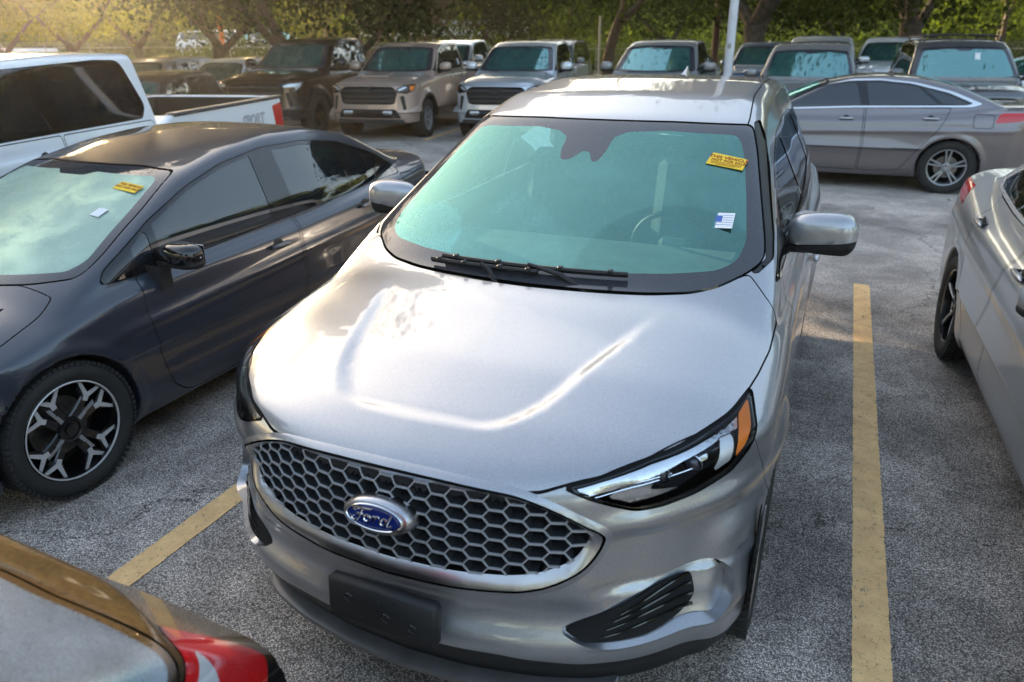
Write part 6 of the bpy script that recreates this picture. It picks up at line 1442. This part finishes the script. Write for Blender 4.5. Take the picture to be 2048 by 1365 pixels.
# ------------------------------------------------------------------ trees
def limb_tree(seed, h, r0, lean=(0, 0), forks=2, spread=.5, levels=3, first=.35):
    """trunk and limbs as tapered tubes; returns the trunk mesh builder, limb builders, twig tips"""
    R_ = random.Random(seed); tips = []; trunk = MB(); limbs = []
    def grow(b, p, d, L, r, lev):
        n = 5; pts = [p]; rs = [r]
        q = Vector(p); dd = Vector(d).normalized()
        for i in range(n):
            dd = (dd+Vector((R_.uniform(-1, 1), R_.uniform(-1, 1), R_.uniform(-.3, .7)))*.16).normalized(); q = q+dd*(L/n); pts.append(q.copy()); rs.append(r*(1-.45*(i+1)/n))
        b.tube(pts, rs, 9 if lev == 0 else 6, cap=lev > 1)
        if lev >= levels: tips.extend([pts[-1], pts[-3]]); return
        k = forks+(1 if lev else 0)
        for i in range(k):
            a = 2*math.pi*(i+R_.random()*.6)/k; up = R_.uniform(.25, .9)
            nd_ = (dd*.7+Vector((math.cos(a)*spread*1.6, math.sin(a)*spread*1.6, up*.5))).normalized()
            bb = b if lev else MB(); 
            if lev == 0: limbs.append(bb)
            grow(bb, pts[-1] if i else pts[-2], nd_, (h*.30 if lev == 0 else L)*R_.uniform(.62, .9), rs[-1]*R_.uniform(.62, .85), lev+1)
    grow(trunk, Vector((0, 0, -.3)), Vector((lean[0], lean[1], 1)), h*first, r0, 0)
    return trunk, limbs, tips
def leaf_cloud(name, centres, rad, per, size, mat, seed, flat=.75, zmin=2.4):
    r = np.random.RandomState(seed); C_ = np.array([tuple(c) for c in centres]); n = len(C_)*per
    idx = np.repeat(np.arange(len(C_)), per)
    # every centre carries a few sub clumps, the leaves gather in them
    sub = 9; off = r.normal(size=(len(C_), sub, 3)); off /= np.linalg.norm(off, axis=2)[..., None]; off *= (r.uniform(.35, 1.0, (len(C_), sub, 1))*rad); off[..., 2] *= flat
    k = r.randint(0, sub, n); P = C_[idx]+off[idx, k]+r.normal(size=(n, 3))*rad*.20*np.array([1, 1, .7])
    P = P[P[:, 2] > zmin-r.uniform(0, .9, len(P))**3]; n = len(P)
    s = size*r.uniform(.6, 1.35, n); a = r.normal(size=(n, 3)); a /= np.linalg.norm(a, axis=1)[:, None]; b = np.cross(a, r.normal(size=(n, 3))); b /= np.linalg.norm(b, axis=1)[:, None]
    A = a*s[:, None]*.5; B = b*s[:, None]*.32
    V = np.stack([P-A, P-B*.9, P+A, P+B], 1).reshape(-1, 3); F = np.arange(n*4).reshape(-1, 4)
    return mesh_np(name, V, F, mat, smooth=False)
def tree(label, loc, seed, h=9., r0=.35, lean=(0, 0), forks=2, spread=.5, rad=1.9, per=260, size=.16, mat='leaf', levels=3, first=.35, zmin=2.6, group=None, rz=0., skirt=14):
    t = thing('oak_tree', label, 'tree', (loc[0], loc[1], float(dip(loc[0], loc[1]))), rz, group)
    tr, limbs, tips = limb_tree(seed, h, r0, lean, forks, spread, levels, first)
    tr.obj('trunk', M['bark'], t, angle=60)
    for l in limbs: l.obj('limb', M['bark'], t, angle=60)
    R2 = random.Random(seed+77)
    for k in range(skirt):
        a = R2.uniform(0, 6.28); q = R2.uniform(1.2, 4.6); tips.append(Vector((q*math.cos(a), q*math.sin(a), zmin+R2.uniform(.3, 2.6))))
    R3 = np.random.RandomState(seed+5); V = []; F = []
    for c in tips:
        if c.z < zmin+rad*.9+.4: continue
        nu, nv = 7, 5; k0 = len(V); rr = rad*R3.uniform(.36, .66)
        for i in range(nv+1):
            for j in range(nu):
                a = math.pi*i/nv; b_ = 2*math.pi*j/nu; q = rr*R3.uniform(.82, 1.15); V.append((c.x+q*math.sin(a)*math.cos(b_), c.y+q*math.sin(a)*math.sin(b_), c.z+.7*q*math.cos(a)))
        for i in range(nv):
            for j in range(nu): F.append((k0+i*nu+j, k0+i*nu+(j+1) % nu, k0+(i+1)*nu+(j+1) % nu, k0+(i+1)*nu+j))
    if V: mesh_np('crown_core', V, F, M['leafcore'], t)  # solid lumps added inside the crowns so they mirror as broad patches
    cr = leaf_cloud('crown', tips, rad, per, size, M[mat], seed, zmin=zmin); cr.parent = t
    return t
def px2(px, Z):
    """a spot on the ground a given distance along the optical axis, under picture column px"""
    d = _f+_r*((px-1024)/1476.9); k = Z/math.cos(_pitch); return (cam.location.x+(_f.x/math.cos(_pitch)+_r.x*(px-1024)/1596.)*Z, cam.location.y+(_f.y/math.cos(_pitch)+_r.y*(px-1024)/1596.)*Z)
GT = 'oak trees around the parking lot'
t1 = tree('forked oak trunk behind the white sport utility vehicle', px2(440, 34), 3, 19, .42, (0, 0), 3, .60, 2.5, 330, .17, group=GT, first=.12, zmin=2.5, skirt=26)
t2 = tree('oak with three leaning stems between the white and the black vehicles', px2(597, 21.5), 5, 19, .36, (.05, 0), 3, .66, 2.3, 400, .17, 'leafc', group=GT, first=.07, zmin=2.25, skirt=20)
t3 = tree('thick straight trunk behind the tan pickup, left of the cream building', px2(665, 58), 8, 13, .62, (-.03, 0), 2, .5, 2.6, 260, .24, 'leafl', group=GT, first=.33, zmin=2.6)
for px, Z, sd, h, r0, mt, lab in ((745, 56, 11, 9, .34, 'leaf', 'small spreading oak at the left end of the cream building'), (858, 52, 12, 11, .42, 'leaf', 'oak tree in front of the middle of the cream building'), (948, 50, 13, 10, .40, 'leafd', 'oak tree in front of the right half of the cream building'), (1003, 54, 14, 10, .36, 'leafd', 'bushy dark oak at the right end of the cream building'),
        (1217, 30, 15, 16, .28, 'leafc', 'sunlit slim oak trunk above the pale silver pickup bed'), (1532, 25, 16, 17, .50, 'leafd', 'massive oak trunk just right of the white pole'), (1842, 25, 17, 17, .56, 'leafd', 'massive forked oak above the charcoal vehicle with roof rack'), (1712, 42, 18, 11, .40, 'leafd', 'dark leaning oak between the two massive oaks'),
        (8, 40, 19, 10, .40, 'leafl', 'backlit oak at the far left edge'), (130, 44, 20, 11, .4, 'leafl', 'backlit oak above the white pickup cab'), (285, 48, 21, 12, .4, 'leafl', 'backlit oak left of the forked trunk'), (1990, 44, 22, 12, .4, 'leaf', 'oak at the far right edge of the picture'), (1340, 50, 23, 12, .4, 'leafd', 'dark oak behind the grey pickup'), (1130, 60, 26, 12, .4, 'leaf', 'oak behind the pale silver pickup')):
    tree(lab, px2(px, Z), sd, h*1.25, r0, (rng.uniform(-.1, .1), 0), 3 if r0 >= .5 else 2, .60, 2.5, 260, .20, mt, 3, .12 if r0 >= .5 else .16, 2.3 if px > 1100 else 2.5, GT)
# canopy trees: their trunks stand outside the picture, their crowns shade the lot and mirror in the paint
src_ = [t1, t3, t2]
GC = 'shade trees standing round the lot outside the picture'
for k, (az, D, s) in enumerate(((-76, 24, 1.0), (-84, 22, 1.1), (-68, 30, 1.25), (-66, 40, 1.3), (-90, 22, 1.0), (-84, 34, 1.2), (40, 34, 1.2), (62, 26, 1.0), (95, 30, 1.1), (130, 26, 1.0), (165, 30, 1.1), (-160, 24, 1.0), (-125, 26, 1.1), (20, 48, 1.1))):
    a = math.radians(az); o = copy_tree(src_[k % 2], (1+math.sin(a)*D, -1.4+math.cos(a)*D, -.1), k*1.3, 'broad shade oak %s, %s' % (('out of view to the left' if -100 < az < 0 else 'out of view to the right' if 0 < az < 100 else 'behind the photographer'), ('closest to the left pickup', 'second from the left pickup', 'further out beyond the left row', 'beyond the far left cars', 'level with the photographer', 'furthest to the side', 'beyond the right row', 'near the right row', 'level with the silver sedan', 'at the right rear', 'straight behind', 'at the left rear', 'furthest left rear', 'behind the right hand cars')[k]), GC); o.scale = (s, s, s)
# ------------------------------------------------------------------ woodland behind
def woods(name, x0, x1, y0, y1, z0, z1, n, size, mat, seed, az=None):
    r = np.random.RandomState(seed)
    a = np.radians(r.uniform(az[0], az[1], n)); D = r.uniform(x0, x1, n)
    h = z0+(z1-z0)*r.beta(1.2, 1.3, n)
    h = h*(.72+.28*np.sin(a*31+seed)*np.sin(a*13.7))
    P = np.stack([1+np.sin(a)*D, -1.4+np.cos(a)*D, h-.6], 1)
    # clump
    g = r.normal(size=(n//60, 3))*0; c = P[r.randint(0, n, n//55)]; k = r.randint(0, len(c), n); P = c[k]+r.normal(size=(n, 3))*np.array([1.7, 1.7, 1.1]); P[:, 2] = np.abs(P[:, 2]+.4)-.5
    s = size*r.uniform(.6, 1.4, n); A = r.normal(size=(n, 3)); A /= np.linalg.norm(A, axis=1)[:, None]; B = np.cross(A, r.normal(size=(n, 3))); B /= np.linalg.norm(B, axis=1)[:, None]
    A = A*s[:, None]*.5; B = B*s[:, None]*.35
    o = mesh_np(name, np.stack([P-A, P-B, P+A, P+B], 1).reshape(-1, 3), np.arange(n*4).reshape(-1, 4), M[mat], smooth=False); o['kind'] = 'stuff'; return o
woods('woodland', 92, 128, 0, 0, 0, 17, 150000, .75, 'leafd', 31, (-86, 28)); woods('woodland_edge', 84, 98, 0, 0, 0, 9, 45000, .50, 'leaf', 32, (-84, 26)); woods('sunlit_tone_foliage', 82, 96, 0, 0, 3, 12, 9000, .45, 'leafl', 33, (-84, 10))  # the pale clumps paint sunlit patches into the wood's edge
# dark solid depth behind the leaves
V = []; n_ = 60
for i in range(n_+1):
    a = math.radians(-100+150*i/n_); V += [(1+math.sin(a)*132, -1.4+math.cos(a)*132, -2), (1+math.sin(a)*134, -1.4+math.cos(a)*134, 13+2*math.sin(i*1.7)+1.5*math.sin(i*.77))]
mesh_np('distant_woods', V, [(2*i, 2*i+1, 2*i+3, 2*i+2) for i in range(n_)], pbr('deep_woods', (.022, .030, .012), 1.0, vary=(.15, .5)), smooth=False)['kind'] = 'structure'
o = woods('green_undergrowth', 60, 80, 0, 0, 0, 2.3, 26000, .30, 'grassb', 35, (-19, 1)); o2 = woods('hedge', 60, 66, 0, 0, 0, 1.9, 16000, .26, 'leaf', 36, (-46, -22)); woods('undergrowth', 62, 72, 0, 0, 0, 1.4, 12000, .26, 'leafd', 37, (0, 16))
# ------------------------------------------------------------------ fence, poles, building
def fpt(px, Z): x, y = px2(px, Z); return x, y, float(dip(x, y))
fx = [(-160, 52), (560, 47), (1100, 50), (2300, 40)]
fence = thing('chain_link_fence', 'chain link fence with barbed wire arms running along the back of the lot', 'fence')
P0 = []
for (a, Za), (b_, Zb) in zip(fx, fx[1:]):
    A = Vector(fpt(a, Za)); B = Vector(fpt(b_, Zb)); n = int((B-A).length/3.0)
    for i in range(n): P0.append(A+(B-A)*i/n)
P0.append(Vector(fpt(*fx[-1])))
for i, p_ in enumerate(P0):
    MB().tube([p_, p_+Vector((0, 0, 1.72))], .032, 6).obj('post', M['post'], fence)
    MB().tube([p_+Vector((0, 0, 1.72)), p_+Vector((.10, -.18, 2.0))], .022, 5).obj('barb_arm', M['post'], fence)
top = MB(); top.tube([p_+Vector((0, 0, 1.70)) for p_ in P0], .022, 5); top.obj('top_rail', M['post'], fence)
for k in range(3):
    t = (k+1)/3; MB().tube([p_+Vector((.10*t, -.18*t, 1.72+.28*t)) for p_ in P0], .006, 4).obj('barbed_wire', M['wire'], fence)
v = []; f_ = []
for A, B in zip(P0, P0[1:]):
    L = (B-A).length; d = (B-A)/L; n = int(L/.16)
    for i in range(n):
        for sg in (1, -1):
            a0 = A+d*(i*.16); dx = 1.7
            if i*.16+dx > L or i*.16-dx < 0:
                if sg == 1 and i*.16+dx > L: continue
                if sg == -1 and i*.16-dx < 0: continue
            b0 = a0+d*dx*sg+Vector((0, 0, 1.7)); k = len(v); w_ = Vector((0, 0, .007)); v += [tuple(a0-w_), tuple(a0+w_), tuple(b0+w_), tuple(b0-w_)]; f_.append((k, k+1, k+2, k+3))
o = mesh_np('chain_mesh', v, f_, M['wire'], fence, smooth=False); o['kind'] = 'stuff'
def pole(label, px, Z, r, h, mat, lean=0., cat='pole', name='light_pole'):
    x, y, z = fpt(px, Z); t = thing(name, label, cat, (x, y, z)); MB().tube([(0, 0, 0), (lean*h, 0, h)], [r, r*.85], 14).obj('shaft', M[mat], t); return t
pl = pole('white square light pole behind the silver crossover roof', 1467, 15.2, .085, 7.5, 'polewhite')
MB().tube([(-.5, .0, 7.4), (.5, 0, 7.4)], .05, 6).obj('cross_arm', M['polewhite'], pl); MB().box((0, 0, .15), (.4, .4, .3), None, .03).obj('pole_base', M['wall'], pl); MB().box((-.0, -.085, 1.75), (.06, .02, .09), None, .01).obj('clip', M['post'], pl)
ub = pole('dark brown utility pole left of the white light pole', 1437, 30, .13, 9, 'polebrown', 0, 'pole', 'utility_pole'); MB().tube([(-1.1, 0, 8.5), (1.1, 0, 8.5)], .06, 6).obj('cross_arm', M['polebrown'], ub)
pole('pale post beside the sunlit slim oak', 1204, 37, .06, 3.0, 'post', 0, 'post', 'post')
ut = pole('distant utility pole between the leaning stems', 578, 75, .14, 9, 'wood', 0, 'pole', 'utility_pole'); MB().tube([(-.9, 0, 6), (.9, 0, 6)], .09, 6).obj('cross_arm', M['post'], ut)
def building(label, px0, px1, Z, h, name, mat, roof, nwin):
    A = Vector(fpt(px0, Z)); B = Vector(fpt(px1, Z)); t = thing(name, label, 'building', A, math.atan2(B.y-A.y, B.x-A.x)); L = (B-A).length
    MB().box((L/2, 5, h/2), (L, 10, h)).obj('wall', M[mat], t); MB().box((L/2, 5, h+.15), (L+1.2, 11.2, .3)).obj('roof', M[roof], t)
    for i in range(nwin):
        w = MB().box((L*(i+.5)/nwin, -.03, h*.58), (1.4, .06, 1.0)).obj('window', M['sideglass'], t); MB().box((L*(i+.5)/nwin, -.05, h*.58-.55), (1.6, .1, .08)).obj('sill', M['roofm'], w)
    MB().box((L*.62, -.03, 1.05), (1.0, .05, 2.1)).obj('door', M['roofm'], t)
    return t
building('long low cream building behind the oaks and the brown board fence', 722, 1062, 74, 3.55, 'building', 'wall', 'roofm', 9)
bf = thing('board_fence', 'low brown board fence in front of the cream building', 'fence', fpt(690, 64)); A = Vector(fpt(690, 64)); B = Vector(fpt(1065, 62)); bf.rotation_euler = (0, 0, math.atan2(B.y-A.y, B.x-A.x)); L = (B-A).length
bm_ = None
for i in range(int(L/.30)):
    o = MB().box((0, 0, 0), (.285, .025, 1.45)).obj('board', M['wood'], bf, smooth=False) if bm_ is None else bm_.copy()
    if bm_ is None: bm_ = o
    else: COL.objects.link(o)
    o.parent = bf; o.location = (i*.30, rng.uniform(-.01, .01), .72+rng.uniform(-.02, .02))
MB().box((L/2, .05, 1.1), (L, .05, .08)).obj('fence_rail', M['wood'], bf)
# small things beyond the fence
x, y, z = fpt(444, 52); fl = thing('feather_flag', 'orange feather flag behind the forked oak', 'flag', (x, y, z)); MB().tube([(0, 0, 0), (0, 0, 3.9)], .025, 6).obj('flag_pole', M['post'], fl)
MB().prism([(0, 1.6), (.42, 1.9), (.50, 3.1), (.30, 3.7), (0, 3.9)], .02, Matrix(((1, 0, 0, 0), (0, 0, -1, 0), (0, 1, 0, 0), (0, 0, 0, 1)))).obj('flag_cloth', M['orange'], fl)
x, y, z = fpt(686, 57); pt = thing('storage_box', 'white upright box unit behind the fence, left of the board fence', 'box', (x, y, z)); MB().box((0, 0, 1.2), (1.1, 1.1, 2.4), None, .08).obj('cabin_wall', M['whitep'], pt); MB().box((0, 0, 2.42), (1.2, 1.2, .12), None, .05).obj('roof', M['roofm'], pt); MB().box((0, -.57, 1.15), (.75, .03, 1.95), None, .01).obj('door', M['whitep'], pt)
x, y, z = fpt(634, 54); pt = thing('notice_board', 'terracotta coloured panel standing behind the fence', 'sign', (x, y, z)); MB().box((0, 0, 1.25), (.75, .06, 1.0), None, .02).obj('panel', M['rust'], pt); MB().tube([(-.3, 0, 0), (-.3, 0, .8)], .03, 5).obj('leg', M['post'], pt); MB().tube([(.3, 0, 0), (.3, 0, .8)], .03, 5).obj('leg', M['post'], pt)
x, y, z = fpt(684, 52); cn = thing('traffic_cone', 'orange traffic cone before the white box unit', 'cone', (x, y, z)); MB().lathe([(0, .16), (.03, .16), (.9, .03), (.9, 0)], 'z', n=16).obj('cone_body', M['orange'], cn); MB().box((0, 0, .02), (.4, .4, .04), None, .01).obj('cone_base', M['orange'], cn)
x, y, z = fpt(36, 62); tr_ = thing('trailer', 'long white trailer behind the fence at the far left', 'trailer', (x, y, z), .4); MB().box((0, 0, 1.05), (5.2, 2.2, 1.3), None, .12).obj('trailer_body', M['whitep'], tr_); MB().box((0, 0, .35), (4.6, 1.6, .12)).obj('chassis', M['liner'], tr_)
for yw in (-1.0, 1.0): make_tyre(.32, .2, .18, tr_).location = (.6, yw, .32)
for o in tr_.children:
    if o.name.startswith('tyre'): o.rotation_euler = (0, 0, math.pi/2)
for px, Z, r_, col_, lab in ((520, 66, 80, 'ice', 'pale van-like vehicle on the street behind the forked oak'), (480, 72, 100, 'white', 'white vehicle on the street left of the pale one'), (860-240, 70, 95, 'ice', 'pale vehicle on the street seen between the leaning stems')):
    x, y, z = fpt(px, Z); o = copy_tree(t13, (x, y, .35), math.radians(r_), lab, 'vehicles on the street behind the fence'); recolour(o, {M['grey2']: M[col_]}); o.scale = (1.15, 1.15, 1.25)
# fallen leaves on the asphalt
leafm = pbr('dry_leaf', (.30, .17, .05), .8)
v = []; f_ = []
for i in range(90):
    x = rng.uniform(-6, 6); y = rng.uniform(-.8, 9.5); 
    if abs(x) < 1.0 and y < 4.8: continue
    s = rng.uniform(.012, .03); a = rng.uniform(0, 6.3); k = len(v); c, sn = math.cos(a), math.sin(a)
    v += [(x+s*c, y+s*sn, .006), (x-s*.5*sn, y+s*.5*c, .012), (x-s*c, y-s*sn, .005), (x+s*.5*sn, y-s*.5*c, .010)]; f_.append((k, k+1, k+2, k+3))
mesh_np('fallen_leaves', v, f_, leafm, smooth=False)['kind'] = 'stuff'

# warm evening haze over the whole lot
def haze():
    m, nt = nm('evening_haze'); out = nd(nt, 'ShaderNodeOutputMaterial'); v = nd(nt, 'ShaderNodeVolumePrincipled'); v.inputs['Density'].default_value = HAZE; v.inputs['Color'].default_value = (1.0, .90, .74, 1); v.inputs['Anisotropy'].default_value = .88
    lk(nt, v.outputs[0], out.inputs['Volume']); o = MB().box((0, 90, 11), (420, 320, 28)).obj('haze', m, None, smooth=False); o['kind'] = 'stuff'; return o
HAZE = .0008
haze()
